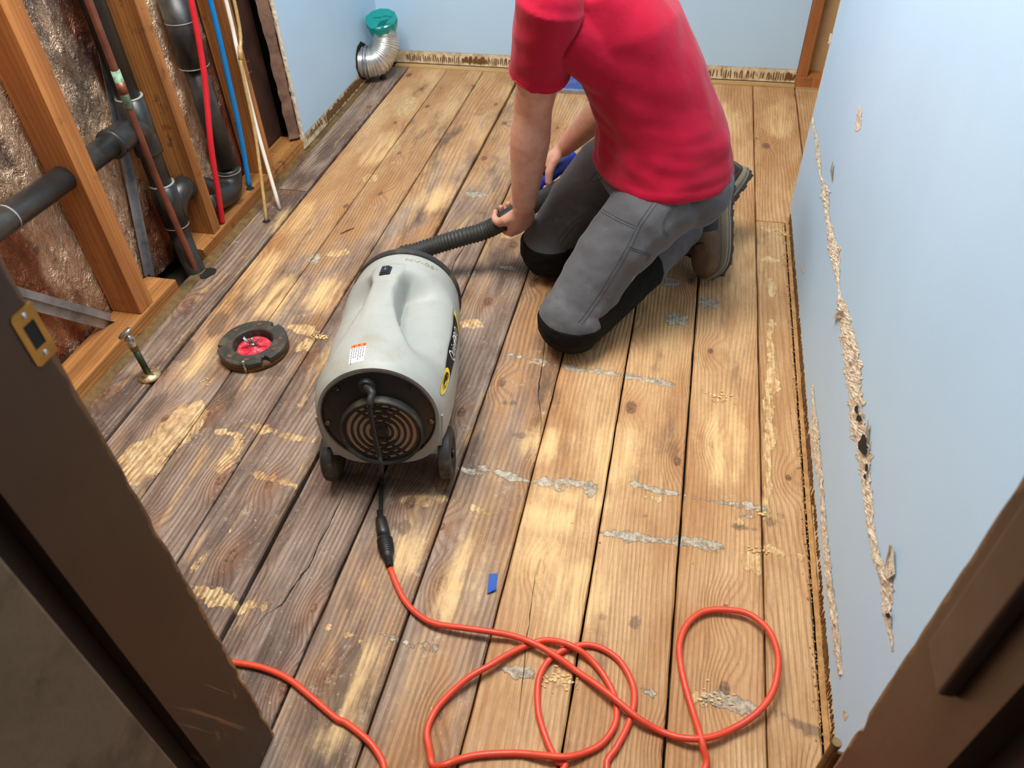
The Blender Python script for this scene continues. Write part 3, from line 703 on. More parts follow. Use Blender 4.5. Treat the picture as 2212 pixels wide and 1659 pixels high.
plain('bare_strip', (PX - 0.013, 2.46, 0.004), (PX - 0.002, 3.331, 0.056), M_SCAR, wall_left)
mastic(lambda a, z, d: (PX - 0.002 + d, a, z), 2.48, 3.30, 0.008, 0.050, wall_left, 23, 0.85, 0.012, 0.75)
for y0, y1, m in ((1.398, 1.456, M_STUD), (1.806, 1.845, M_STUD2), (2.196, 2.234, M_STUD2), (0.99, 1.03, M_STUD)):
    plain('stud', (-1.467, y0, 0.039), (-1.378, y1, 2.40), m, wall_left, 0.0015)
plain('sole_plate', (-1.467, 0.44, 0.0), (-1.372, 1.565, 0.038), M_PLATE, wall_left, 0.0015)
plain('sole_plate', (-1.467, 1.722, 0.0), (-1.372, 2.478, 0.038), M_PLATE, wall_left, 0.0015)
def foil_panel(y0, y1):
    bm = bmesh.new()
    def fn(u, v):
        y = y0 + (y1 - y0) * u; z = 0.0 + 1.5 * v
        return V((-1.476 + 0.010 * noise.noise(V((y * 9, z * 5, 1))) + 0.005 * noise.noise(V((y * 30, z * 16, 7))) + 0.003 * noise.noise(V((y * 70, z * 40, 3))), y, z))
    grid(bm, 40, 90, fn); return obj('foil_sheet', bm, M_FOIL, wall_left, True)
for a, b in ((0.44, 1.005), (1.01, 1.42), (1.42, 1.83), (1.83, 2.21)): foil_panel(a, b)
plain('dark_backing', (-1.482, 2.205, 0.0), (-1.472, 2.50, 1.6), simple('dark_brown_board', (70, 40, 28), 0.75, 0, 0.3, 14, 0.2, 50), wall_left)
struct(plain('wall_beyond', (-1.62, 0.3, -0.05), (-1.55, 3.46, 2.40), M_DARKWOOD))
# nails sticking out of the third stud
for pz in (0.455, 0.395, 0.360):
    bm = bmesh.new(); tube(bm, [(-1.40, 2.23, pz), (-1.39, 2.262, pz + 0.003)], 0.0012, 8)
    tube(bm, [(-1.39, 2.262, pz + 0.003), (-1.3898, 2.2632, pz + 0.003)], 0.004, 10); obj('nail', bm, M_NAIL, wall_left)

# right wall, with the two torn caulk lines
wall_right = struct(plain('wall_right', (0.357, 0.46, 0.038), (0.47, 2.262, 2.40), M_WALL))
plain('bare_strip', (0.3585, 0.46, 0.002), (0.47, 2.261, 0.0385), M_SCAR, wall_right)
mastic(lambda a, z, d: (0.3585 - d, a, z), 0.56, 2.24, 0.006, 0.034, wall_right, 31, 0.9, 0.0085, 0.45)
plain('corner_edge', (0.3562, 2.2585, 0.04), (0.3600, 2.2630, 2.40), M_GYP, wall_right)
struct(plain('wall_return', (0.47, 2.19, 0.0), (1.25, 2.262, 2.40), M_CEIL))
struct(plain('wall_alcove', (1.20, 2.262, 0.0), (1.25, 3.40, 2.40), M_CEIL))
def tear(name, samples, depth=0.003, seed=1, holes=()):
    rnd = random.Random(seed); rows = []
    for (cx_, cy_, hw) in samples:
        rows.append((at(cx_ - hw, cy_, x=0.357), at(cx_ + hw, cy_, x=0.357)))
    L = []; 
    A = smooth_path([r[0] for r in rows], 9); B = smooth_path([r[1] for r in rows], 14); A = smooth_path([r[0] for r in rows], 14); bm = bmesh.new(); prev = None; n = len(A); m = 10
    for i, (a, b) in enumerate(zip(A, B)):
        ja = 0.34 * noise.noise(V((i * 0.23, seed, 1))) + rnd.uniform(-0.06, 0.06); jb = 0.34 * noise.noise(V((i * 0.23, seed, 8))) + rnd.uniform(-0.06, 0.06); row = []
        for k in range(m + 1):
            f = k / m; f2 = f + (ja if k == 0 else (jb if k == m else 0))
            p = a.lerp(b, f2)
            edge = min(f, 1 - f) * 2
            d = depth * (0.35 + 1.3 * noise.noise(V((p.y * 60, p.z * 60, seed))) + 0.9 * noise.noise(V((p.y * 150, p.z * 150, seed + 3)))) * (0.35 + 0.65 * edge)
            row.append(bm.verts.new((0.3568 - max(-0.0, d) - 0.0002, p.y, p.z)))
        if prev:
            for k in range(m): bm.faces.new((prev[k], prev[k + 1], row[k + 1], row[k]))
        prev = row
    obj(name, bm, M_GYP, wall_right)
    for (cx_, cy_, rx, ry) in holes:
        bm = bmesh.new(); vs = []
        for k in range(11):
            q = 2 * PI * k / 11; r_ = rnd.uniform(0.7, 1.2); p = at(cx_ + rx * r_ * math.cos(q), cy_ + ry * r_ * math.sin(q), x=0.352)
            vs.append(bm.verts.new(p))
        bm.faces.new(vs); obj('hole', bm, M_HOLE, wall_right)
def c3(l): return [(1640 + x * .518, 800 + y * .518, h * .518) for x, y, h in l]
def c2(l): return [(1640 + x * .452, 150 + y * .452, h * .452) for x, y, h in l]
t1 = c2([(255, 230, 4), (265, 290, 7), (277, 350, 9), (285, 440, 11), (295, 510, 5), (312, 545, 12), (318, 600, 20), (324, 690, 11), (338, 760, 15), (360, 870, 25), (372, 960, 15), (383, 1060, 5), (395, 1130, 24), (412, 1200, 28), (430, 1300, 36), (445, 1400, 42), (455, 1500, 36), (468, 1600, 36)]) + \
     c3([(405, 150, 26), (415, 240, 34), (438, 330, 32), (442, 420, 22), (455, 520, 20), (465, 640, 16), (480, 720, 16), (500, 800, 20), (532, 880, 26), (536, 950, 22), (536, 1020, 18), (550, 1110, 9), (557, 1172, 5)])
tear('torn_plaster', t1, 0.0035, 4, c3([]) and () or [(1864, 962, 10, 22), (1872, 1010, 4, 10), (1850, 885, 5, 9), (1856, 905, 7, 8), (1922, 1228, 5, 18), (1918, 1330, 6, 6), (1868, 1030, 3, 6)])
t2 = c3([(222, 60, 5), (228, 150, 7), (232, 240, 17), (238, 330, 18), (248, 400, 14), (262, 500, 9), (268, 600, 11), (275, 700, 13), (285, 800, 14), (292, 880, 15), (306, 980, 15), (318, 1080, 14), (330, 1180, 13), (340, 1270, 8)])
tear('torn_plaster', t2, 0.0028, 9)
tear('chip', [(1858, 228, 1.5), (1857, 245, 5), (1855, 265, 6), (1852, 283, 4)], 0.0012, 13)
tear('chip', [(1795, 72, 2), (1794, 86, 3), (1792, 94, 4)], 0.0012, 14)
tear('chip', [(1824, 1536, 3), (1826, 1545, 5), (1826, 1556, 2)], 0.0012, 15)
tear('chip', [(1734, 572, 2), (1735, 582, 3), (1736, 590, 2)], 0.0010, 16)
# flaps of paint and paper peeling beside the tear
bm = bmesh.new()
for tri in ([(1808, 678), (1830, 672), (1826, 686), (1806, 690)], [(1925, 1176), (1940, 1184), (1938, 1240), (1928, 1252), (1912, 1240)], [(1796, 366), (1806, 345), (1800, 395)], [(1872, 930), (1886, 905), (1880, 960)]):
    ps = [at(x, y, x=0.357) for x, y in tri]
    vs = [bm.verts.new((0.3545 - 0.004 * (k % 2), p.y, p.z)) for k, p in enumerate(ps)]; bm.faces.new(vs)
bmesh.ops.solidify(bm, geom=bm.faces[:], thickness=0.0006)
obj('peeling_flap', bm, M_GYP, wall_right)

# front wall round the doorway and the ceiling
struct(plain('wall_front_left', (-1.56, 0.30, 0.0), (-0.590, 0.425, 2.40), M_BEIGE))
struct(plain('wall_front_right', (0.322, 0.30, 0.0), (1.25, 0.425, 2.40), M_BEIGE))
struct(plain('wall_front_top', (-0.590, 0.30, 2.05), (0.322, 0.425, 2.40), M_BEIGE))
struct(plain('ceiling', (-1.62, 0.30, 2.40), (1.25, 3.46, 2.45), M_CEIL))

def jamb_board(name, x0, x1, y0, y1, z0, z1, seed, face):
    """painted jamb with a chipped far arris; face = x of the seen face"""
    bm = bmesh.new(); n = 150; rnd = random.Random(seed); prev = None; lay = bm.verts.layers.float.new('wear')
    for i in range(n + 1):
        z = z0 + (z1 - z0) * i / n
        chip = max(0.0, noise.noise(V((z * 22, seed, 0))) - 0.12) * 0.010 * sstep(0.95, 0.45, z) + abs(noise.noise(V((z * 90, seed, 3)))) * 0.0010
        other = x1 if face == x0 else x0; s = 1 if face > other else -1
        pr = [(other, y0), (other, y1), (face - s * (0.006 + chip), y1), (face, y1 - 0.004 - chip * 1.5), (face, y1 - 0.014), (face, (y0 + y1) / 2), (face, y0 + 0.006), (face, y0)]
        ring = []
        for k, (px, py) in enumerate(pr):
            v = bm.verts.new((px, py, z)); v[lay] = 1.0 if k in (2, 3) else (0.55 if k == 4 else (0.62 if k == 7 else 0.25)); ring.append(v)
        if prev:
            for k in range(8): bm.faces.new((prev[k], prev[(k + 1) % 8], ring[(k + 1) % 8], ring[k]))
        prev = ring
    o = obj(name, bm, M_JAMB); struct(o); return o
jl = jamb_board('trim_4', -0.566, -0.544, 0.318, 0.440, -0.01, 2.05, 2, -0.544)
struct(plain('trim_5', (-0.592, 0.286, -0.01), (-0.570, 0.330, 2.05), M_DARKWOOD))
struct(plain('trim_6', (-0.574, 0.150, -0.01), (-0.546, 0.286, 2.05), M_BEIGE, None, 0.004))
jr = jamb_board('trim_7', 0.276, 0.298, 0.312, 0.440, -0.01, 2.05, 5, 0.276)
struct(plain('trim_8', (0.300, 0.270, -0.01), (0.322, 0.312, 2.05), M_DARKWOOD))
struct(plain('trim_9', (0.282, 0.120, -0.01), (0.31, 0.268, 2.05), M_BEIGE, None, 0.004))
bm = bmesh.new(); box(bm, (0.2625, 0.352, 0.668), (0.2765, 0.401, 2.05), 0.004, 3)
obj('door_stop', bm, M_STOP, jr)
# strike plate let into the left jamb
bm = bmesh.new()
def plate_pt(y, z, d): return V((-0.544 + d, y, z))
outer = []; R_ = 0.005
for (cy_, cz_, a0) in ((0.4395, 0.9035, 0), (0.4120, 0.9035, 90), (0.4120, 0.8470, 180), (0.4395, 0.8470, 270)):
    sy = 1 if cy_ > 0.42 else -1; sz = 1 if cz_ > 0.87 else -1
    for k in range(4):
        q = math.radians(a0 + 30 * k); rr = R_ if sy < 0 else 0.0006
        outer.append((cy_ - sy * rr + rr * math.cos(q), cz_ - sz * rr + rr * math.sin(q)))
inner = [(0.4330, 0.889), (0.4190, 0.889), (0.4190, 0.8625), (0.4330, 0.8625)]
vo = [bm.verts.new(plate_pt(y, z, 0.0012)) for y, z in outer]; vi = [bm.verts.new(plate_pt(y, z, 0.0012)) for y, z in inner]
es = [bm.edges.new((vo[k], vo[(k + 1) % len(vo)])) for k in range(len(vo))] + [bm.edges.new((vi[k], vi[(k + 1) % 4])) for k in range(4)]
bmesh.ops.triangle_fill(bm, edges=es, use_beauty=True)
bmesh.ops.solidify(bm, geom=bm.faces[:], thickness=0.0011)
sp_ = obj('strike_plate', bm, M_BRASS, jl)
plain('latch_hole', (-0.5439, 0.4186, 0.862), (-0.5436, 0.4334, 0.8895), M_HOLE, sp_)
for zz in (0.8965, 0.8545):
    bm = bmesh.new(); lathe(bm, [(0.0, 0.0022), (0.002, 0.0020), (0.0032, 0.0012), (0.0034, 0.0008)], 14, zbasis((-0.544, 0.4265, zz), (1, 0, 0))); obj('screw', bm, M_CHROME, sp_, True)
# bottom hinge barrel at the right jamb
bm = bmesh.new(); B0 = at(1808, 1603, y=0.452); HX = B0.x; HZ = B0.z
tube(bm, [(HX, 0.452, HZ - 0.105), (HX, 0.452, HZ - 0.040)], 0.0052, 16); tube(bm, [(HX, 0.452, HZ - 0.0385), (HX, 0.452, HZ - 0.012)], 0.0052, 16)
lathe(bm, [(0.0052, -0.011), (0.0062, -0.010), (0.0064, -0.003), (0.0055, 0.0), (0.0, 0.0)], 16, Matrix.Translation((HX, 0.452, HZ)))
tube(bm, [(HX, 0.452, HZ - 0.11), (HX, 0.452, HZ - 0.001)], 0.0036, 12)
box(bm, (HX, 0.444, HZ - 0.10), (HX + 0.012, 0.447, HZ - 0.012))
sharp(obj('hinge_barrel', bm, M_BRONZE, jr, True))
# ------------------------------------------------------------------ plumbing in the open bays
V1X, V1Y = -1.425, 1.716
T = thing('drain_pipes', 'black plastic drain pipes running through the open wall studs', 'pipe', (V1X, V1Y, 0))
def pipe(name, pts, r, mat=M_ABS, seg=20, parent=T, n=6, sm=True):
    bm = bmesh.new(); tube(bm, smooth_path(pts, n) if len(pts) > 2 else pts, r, seg); return hang(obj(name, bm, mat, None, True), parent)
def ring(p, d, r, h=0.003, mat=M_RING, parent=T, name='cement_ring'):
    bm = bmesh.new(); p = V(p); d = V(d).normalized(); tube(bm, [p - d * h / 2, p + d * h / 2], r, 24); return hang(obj(name, bm, mat, None, True), parent)
pipe('stack_pipe', [(V1X, V1Y, 1.30), (V1X, V1Y, 0.46)], 0.030)
pipe('coupling', [(V1X, V1Y, 0.505), (V1X, V1Y, 0.350)], 0.0355)
ring((V1X, V1Y, 0.506), (0, 0, 1), 0.036)
pipe('stack_pipe', [(V1X, V1Y, 0.46), (V1X, V1Y, 0.25)], 0.030)
pipe('tee', [(V1X, V1Y, 0.255), (V1X, V1Y, 0.125)], 0.0355)
ring((V1X, V1Y, 0.257), (0, 0, 1), 0.036); ring((V1X, V1Y, 0.124), (0, 0, 1), 0.036)
pipe('stack_pipe', [(V1X, V1Y, 0.13), (V1X + 0.002, V1Y - 0.003, 0.08), (V1X + 0.03, V1Y - 0.035, 0.03), (V1X + 0.06, V1Y - 0.06, -0.04)], 0.030)
# horizontal branch through the near stud, into a sanitary elbow
pipe('branch_pipe', [(-1.42, 0.50, 0.470), (-1.42, 1.62, 0.436)], 0.030)
pipe('elbow', [(-1.42, 1.585, 0.437), (-1.42, 1.64, 0.436), (V1X, V1Y - 0.022, 0.428), (V1X, V1Y - 0.002, 0.395), (V1X, V1Y, 0.35)], 0.0365)
ring((-1.42, 1.586, 0.437), (0, 1, 0), 0.0385, 0.012, M_ABS, T, 'hub')
ring((-1.42, 1.205, 0.449), (0, 1, -0.03), 0.0304, 0.004)
# second stack with its bend into the tee, passing behind the middle stud
pipe('vent_pipe', [(-1.425, 2.030, 1.30), (-1.425, 2.030, 0.62)], 0.038)
pipe('coupling', [(-1.425, 2.030, 0.66), (-1.425, 2.030, 0.47)], 0.044)
ring((-1.425, 2.030, 0.595), (0, 0, 1), 0.0446); ring((-1.425, 2.030, 0.470), (0, 0, 1), 0.0446)
pipe('vent_pipe', [(-1.425, 2.030, 0.48), (-1.425, 2.035, 0.15)], 0.033)
ring((-1.425, 2.040, 0.128), (0, 0, 1), 0.0395)
pipe('bend', [(-1.425, 2.040, 0.135), (-1.424, 2.036, 0.105), (-1.422, 2.012, 0.082), (-1.42, 1.97, 0.080), (-1.42, 1.86, 0.115)], 0.038, n=8)
pipe('bend', [(-1.42, 1.90, 0.14), (-1.42, 1.815, 0.195), (-1.42, 1.775, 0.200), (V1X, 1.745, 0.180), (V1X, V1Y + 0.006, 0.150)], 0.034, n=8)
ring((-1.42, 1.800, 0.198), (0, 1, 0), 0.0365, 0.010, M_ABS, T, 'hub')
# printed lettering on the front stack
me = text_mesh('ABS DWV 2 IN', 0.012); 
for v in me.vertices:
    tx, ty = v.co.x, v.co.y; q = math.radians(-28) + ty / 0.030
    v.co = (V1X + 0.0304 * math.cos(q), V1Y + 0.0304 * math.sin(q), 0.80 - tx)
hang(mkobj('pipe_print', me, M_PRINT), T)
# gravel-dark hole where the stack leaves the floor
bm = bmesh.new(); c = at(448, 588, z=0.0025); vs = [bm.verts.new(c + V((0.021 * math.cos(q) * random.uniform(.7, 1.2), 0.030 * math.sin(q) * random.uniform(.7, 1.2), 0))) for q in [2 * PI * k / 12 for k in range(12)]]; bm.faces.new(vs); obj('pipe_hole', bm, M_HOLE, floor)

T2 = thing('copper_pipe', 'old copper water pipe with green corroded joint leaning before the near stack', 'pipe', (-1.362, 1.66, 0))
cu = [(-1.385, 1.655, 1.25), (-1.385, 1.655, 0.40), (-1.382, 1.660, 0.20), (-1.366, 1.655, -0.03)]
pipe('tube', cu, 0.0095, M_COPPER, 16, T2)
pipe('joint', [(-1.385, 1.655, 0.60), (-1.385, 1.655, 0.505)], 0.0112, M_VERD, 16, T2)
pipe('joint', [(-1.385, 1.655, 0.572), (-1.385, 1.655, 0.542)], 0.0118, M_COPPER, 16, T2)

T3 = thing('red_water_line', 'bright red flexible water line curving down in the stud bay', 'pipe', (-1.40, 1.885, 0.038))
pipe('tube', [(-1.364, 2.05, 1.2), (-1.364, 2.045, 0.80), at(413, 0, x=-1.364), at(440, 152, x=-1.364), at(456, 316, x=-1.366), at(472, 420, x=-1.374), at(481, 486, x=-1.388)], 0.0085, M_PEXR, 16, T3)
T4 = thing('blue_water_line', 'bright blue flexible water line right of the red one', 'pipe', (-1.41, 2.10, 0.038))
pipe('tube', [(-1.40, 2.19, 1.2), (-1.40, 2.170, 0.85), (-1.40, 2.165, 0.600), (-1.405, 2.155, 0.395), (-1.41, 2.140, 0.200), (-1.41, 2.105, 0.030)], 0.0085, M_PEXB, 16, T4)
T5 = thing('white_tube', 'slim white plastic tube leaning from the stud to the floorboards', 'tube', (-1.278, 2.042, 0))
pipe('tube', [(-1.378, 2.22, 1.15), (-1.374, 2.205, 0.592), (-1.365, 2.180, 0.450), (-1.335, 2.125, 0.235), (-1.278, 2.042, 0.0)], 0.0062, M_PEXW, 14, T5)
T6 = thing('yellowed_tube', 'thin yellowed clear tube entering a floor hole beside the white tube', 'tube', (-1.290, 1.963, 0))
pipe('tube', [(-1.36, 2.225, 1.15), (-1.36, 2.225, 0.570), (-1.352, 2.16, 0.430), (-1.332, 2.10, 0.220), (-1.290, 1.963, -0.012)], 0.0052, M_TAN, 14, T6)
pipe('fitting', [(-1.356, 2.185, 0.475), (-1.352, 2.165, 0.440)], 0.0072, M_TAN, 14, T6)
bm = bmesh.new(); lathe(bm, [(0.0, 0.0), (0.010, 0.0), (0.0125, -0.002)], 16, Matrix.Translation((-1.290, 1.965, 0.0018))); obj('drilled_hole', bm, M_HOLE, floor)
bm = bmesh.new(); lathe(bm, [(0.0, 0.0), (0.012, 0.0), (0.016, -0.002)], 12, Matrix.Translation((-1.400, 2.092, 0.0392))); obj('drilled_hole', bm, M_HOLE, wall_left)
bm = bmesh.new(); lathe(bm, [(0.0, 0.0), (0.012, 0.0), (0.016, -0.002)], 12, Matrix.Translation((-1.392, 1.872, 0.0392))); obj('drilled_hole', bm, M_HOLE, wall_left)

def angle_bar(name, label, p0, p1, wdt, up, parent_group=None):
    """let-in steel brace: a flat flange with a standing rib"""
    t = thing(name, label, 'brace', p1)
    p0 = V(p0); p1 = V(p1); d = (p1 - p0).normalized(); u = V(up); s = d.cross(u).normalized(); u = s.cross(d)
    bm = bmesh.new()
    M = basis(p0, d, s, u); L = (p1 - p0).length
    box(bm, (0, -wdt / 2, -0.0008), (L, wdt / 2, 0.0008), mat=M); hang(obj('flange', bm, M_STEEL), t)
    bm = bmesh.new(); box(bm, (0, -0.003, 0.0008), (L + 0.006, -0.0015, 0.014), mat=M); hang(obj('rib', bm, M_STEEL), t)
    return t
angle_bar('steel_brace', 'diagonal galvanised steel brace running down to the sole plate', (-1.452, 1.02, 0.42), (-1.446, 1.352, 0.039), 0.045, (1, 0, 0))
angle_bar('steel_brace', 'upright galvanised steel channel behind the near stack and copper pipe', (-1.466, 1.74, 0.62), (-1.462, 1.575, 0.039), 0.042, (1, 0, 0))

# ------------------------------------------------------------------ closet flange
FC = V((-1.028, 1.352, 0))
T = thing('toilet_flange', 'round black toilet flange with red test plug in the floor', 'flange', FC)
bm = bmesh.new(); lathe(bm, [(0.050, 0.0), (0.086, 0.0), (0.089, 0.004), (0.087, 0.019), (0.060, 0.019)], 40, Matrix.Translation(FC), caps=False)
hang(obj('rusty_collar', bm, M_RUST, None, True), T)
bm = bmesh.new(); seg = 72; outer = []; slots = [math.radians(a) for a in (205, 72, 318)]
prof = lambda a: 0.0895 - (0.016 if any(abs((a - s + PI) % (2 * PI) - PI) < 0.055 for s in slots) else 0.0)
rings_ = []
for (rf, z) in ((0, 0.019), (0.0, 0.030), (-0.003, 0.033), (None, 0.033), (None, 0.030), (None, 0.004)):
    rr = []
    for k in range(seg):
        a = 2 * PI * k / seg
        r = (prof(a) + rf) if rf is not None else (0.055 if z == 0.033 else (0.052 if z == 0.030 else 0.050))
        rr.append(bm.verts.new(FC + V((r * math.cos(a), r * math.sin(a), z))))
    rings_.append(rr)
for a, b in zip(rings_[:-1], rings_[1:]):
    for k in range(seg): bm.faces.new((a[k], a[(k + 1) % seg], b[(k + 1) % seg], b[k]))
fr_ = hang(sharp(obj('flange_ring', bm, M_FLANGE, None, True), 30), T)
for a in (20, 100, 150, 245, 285, 345):
    q = math.radians(a); p = FC + V((0.072 * math.cos(q), 0.072 * math.sin(q), 0.0332))
    bm = bmesh.new(); lathe(bm, [(0.0, 0.0006), (0.0045, 0.0008), (0.0065, 0.0010), (0.0072, 0.0)], 16, Matrix.Translation(p) @ Matrix.Rotation(q, 4, 'Z') @ Matrix.Diagonal((0.8, 1.2, 1, 1)))
    sub(obj('screw', bm, M_RUST, None, True), fr_)
bm = bmesh.new(); lathe(bm, [(0.0, 0.020), (0.012, 0.020), (0.014, 0.014), (0.034, 0.013), (0.041, 0.016), (0.044, 0.013), (0.044, 0.002)], 36, Matrix.Translation(FC))
plug = hang(obj('test_plug', bm, M_REDPLUG, None, True), T)
for k in range(6):
    q = 2 * PI * k / 6 + 0.3; bm = bmesh.new(); box(bm, (0.013, -0.0016, 0.012), (0.034, 0.0016, 0.0165), 0.0006, 1, Matrix.Translation(FC) @ Matrix.Rotation(q, 4, 'Z')); sub(obj('rib', bm, M_REDPLUG), plug)
bm = bmesh.new(); tube(bm, [FC + V((0, 0, 0.018)), FC + V((0, 0, 0.044))], 0.0042, 12); lathe(bm, [(0.009, 0.019), (0.009, 0.026), (0.006, 0.028)], 6, Matrix.Translation(FC))
for s in (1, -1):
    tube(bm, [FC + V((0.004 * s, 0, 0.026)), FC + V((0.014 * s, 0.002 * s, 0.034)), FC + V((0.020 * s, 0.003 * s, 0.046))], [(0.0022, 0.0045), (0.0022, 0.006), (0.0016, 0.005)], 10)
sub(obj('wing_nut', bm, M_CHROME, None, True), plug)
bm = bmesh.new(); p = FC + V((0.018, -0.085, 0.0)); tube(bm, [p + V((0, 0, 0.002)), p + V((0, 0, 0.036))], 0.004, 10); ball(bm, p + V((0, 0, 0.037)), 0.0055, sub=2)
hang(obj('flange_bolt', bm, M_CHROME, None, True), T)

# ------------------------------------------------------------------ capped supply stub
VC = V((-1.253, 1.210, 0))
T = thing('shutoff_stub', 'greened upright supply stub with chrome valve head and rusty floor escutcheon', 'valve', VC)
bm = bmesh.new(); lathe(bm, [(0.0095, 0.0125), (0.014, 0.012), (0.022, 0.009), (0.0275, 0.004), (0.0285, 0.0005), (0.0275, 0.0)], 28, Matrix.Translation(VC)); hang(obj('escutcheon', bm, M_ESC, None, True), T)
A0 = VC + V((0, 0, 0.004)); A1 = VC + V((-0.006, 0.0, 0.098)); ad = (A1 - A0).normalized()
bm = bmesh.new(); tube(bm, [A0, A1], 0.0080, 16); hang(obj('stub_pipe', bm, M_GREENPIPE, None, True), T)
bm = bmesh.new(); lathe(bm, [(0.0098, 0.0), (0.0098, 0.014)], 6, zbasis(VC + V((-0.0055, 0, 0.088)), ad)); hang(obj('nut', bm, M_BRONZE), T)
bm = bmesh.new(); lathe(bm, [(0.0088, 0.0), (0.0105, 0.003), (0.0112, 0.016), (0.0118, 0.024), (0.008, 0.030), (0.006, 0.036)], 18, zbasis(VC + V((-0.0062, 0, 0.100)), ad)); hang(obj('valve_body', bm, M_CHROME, None, True), T)
hd = V((-0.45, -0.25, 0.85)).normalized()
bm = bmesh.new(); lathe(bm, [(0.0, 0.0115), (0.008, 0.0115), (0.0145, 0.010), (0.0160, 0.0065), (0.0145, 0.004), (0.008, 0.003), (0.0045, -0.006)], 24, zbasis(VC + V((-0.0085, 0.0, 0.135)), hd) @ Matrix.Diagonal((1.25, 0.8, 1, 1))); hang(obj('handle', bm, M_CHROME, None, True), T)

# ------------------------------------------------------------------ dryer duct
DC = V((PX, 3.105, 0.088))
T = thing('dryer_duct', 'ribbed silver dryer duct elbow taped shut with teal tape, corner by wall hole', 'duct', DC)
ctrl = smooth_path([(PX - 0.01, 3.100, 0.086), (PX + 0.028, 3.108, 0.084), (PX + 0.062, 3.125, 0.092), (PX + 0.083, 3.158, 0.130), (PX + 0.085, 3.178, 0.182), (PX + 0.083, 3.170, 0.234)], 30)
pts = []; rad = []; d = 0
for i, p in enumerate(ctrl):
    pts.append(p)
    if i: d += (p - ctrl[i - 1]).length
    rad.append(0.0595 + 0.0026 * (abs((d / 0.0088) % 1.0 * 2 - 1) - 0.5) * 2)
bm = bmesh.new(); tube(bm, pts, rad, 40); hang(obj('duct', bm, M_DUCT, None, True), T)
bm = bmesh.new(); lathe(bm, [(0.0635, 0.0), (0.0660, 0.002), (0.0660, 0.012), (0.0625, 0.013)], 40, zbasis((PX + 0.012, 3.104, 0.085), (1, 0.15, -0.02)), caps=False); hang(obj('collar', bm, M_STEEL, None, True), T)
bm = bmesh.new(); rnd = random.Random(8); vs = []
for k in range(26):
    q = 2 * PI * k / 26; r = 0.075 * rnd.uniform(0.95, 1.04); vs.append(bm.verts.new((PX + 0.0012, 3.100 + r * math.cos(q) * 1.0, 0.092 + r * math.sin(q))))
bm.faces.new(vs); obj('duct_hole', bm, M_HOLE, wall_left)
cp = ctrl[-1]; cz = V((0.03, -0.36, 1)).normalized()
bm = bmesh.new(); M = zbasis(cp, cz, (1, 0, 0)); rt = []; n = 11
rnd = random.Random(2)
top = [bm.verts.new(M @ V((0.0655 * math.cos(2 * PI * k / n + .2) * rnd.uniform(.97, 1.06), 0.0655 * math.sin(2 * PI * k / n + .2) * rnd.uniform(.97, 1.06), 0.010 + rnd.uniform(-.001, .001)))) for k in range(n)]
ctr = bm.verts.new(M @ V((0.004, -0.006, 0.0085)))
low = [bm.verts.new(M @ V((0.0640 * math.cos(2 * PI * k / n + .2), 0.0640 * math.sin(2 * PI * k / n + .2), (-0.052 if (k in (7, 8, 9, 10)) else (-0.012 if k % 2 else -0.020)) + rnd.uniform(-.004, .004)))) for k in range(n)]
for k in range(n):
    bm.faces.new((top[k], top[(k + 1) % n], ctr)); bm.faces.new((top[k], low[k], low[(k + 1) % n], top[(k + 1) % n]))
hang(obj('tape_cap', bm, M_TEAL), T)
bm = bmesh.new()
for (a, b, w0, z0, z1) in ((0.02, 0.05, 0.0, 0.011, 0.0116),):
    pass
for (x0, y0, x1, y1) in ((-0.03, -0.052, 0.045, -0.010), (-0.035, 0.02, 0.04, 0.03), (0.012, -0.055, 0.02, 0.02)):
    a = V((x0, y0, 0)); b = V((x1, y1, 0)); dd = (b - a).normalized(); s = V((-dd.y, dd.x, 0)) * 0.016
    vs = [bm.verts.new(M @ (q + V((0, 0, 0.0115)))) for q in (a - s, b - s, b + s, a + s)]; bm.faces.new(vs)
hang(obj('tape_strip', bm, M_TEAL), T)
bm = bmesh.new(); vs = [bm.verts.new(M @ V(q)) for q in ((-0.066, -0.012, 0.008), (-0.068, 0.02, 0.006), (-0.074, 0.014, -0.028), (-0.0735, 0.0, -0.046))]; bm.faces.new(vs); hang(obj('tape_strip', bm, M_TEAL), T)
# short capped pipe standing on the boards behind the duct
T = thing('pipe_stub', 'short rusty capped pipe stub under the silver duct', 'pipe', (-1.268, 3.20, 0))
b0 = at(828, 170, z=0.0)
bm = bmesh.new(); tube(bm, [(b0.x, b0.y, 0.0), (b0.x - 0.002, b0.y + 0.004, 0.05)], 0.012, 18); o = obj('tube', bm, simple('rusty_red_pipe', (92, 52, 40), 0.7), None, True); T.location = b0; hang(o, T)
bm = bmesh.new(); lathe(bm, [(0.0, 0.010), (0.010, 0.010), (0.0145, 0.006), (0.0145, 0.0)], 20, Matrix.Translation(b0)); hang(obj('base_cap', bm, M_BLACK, None, True), T)

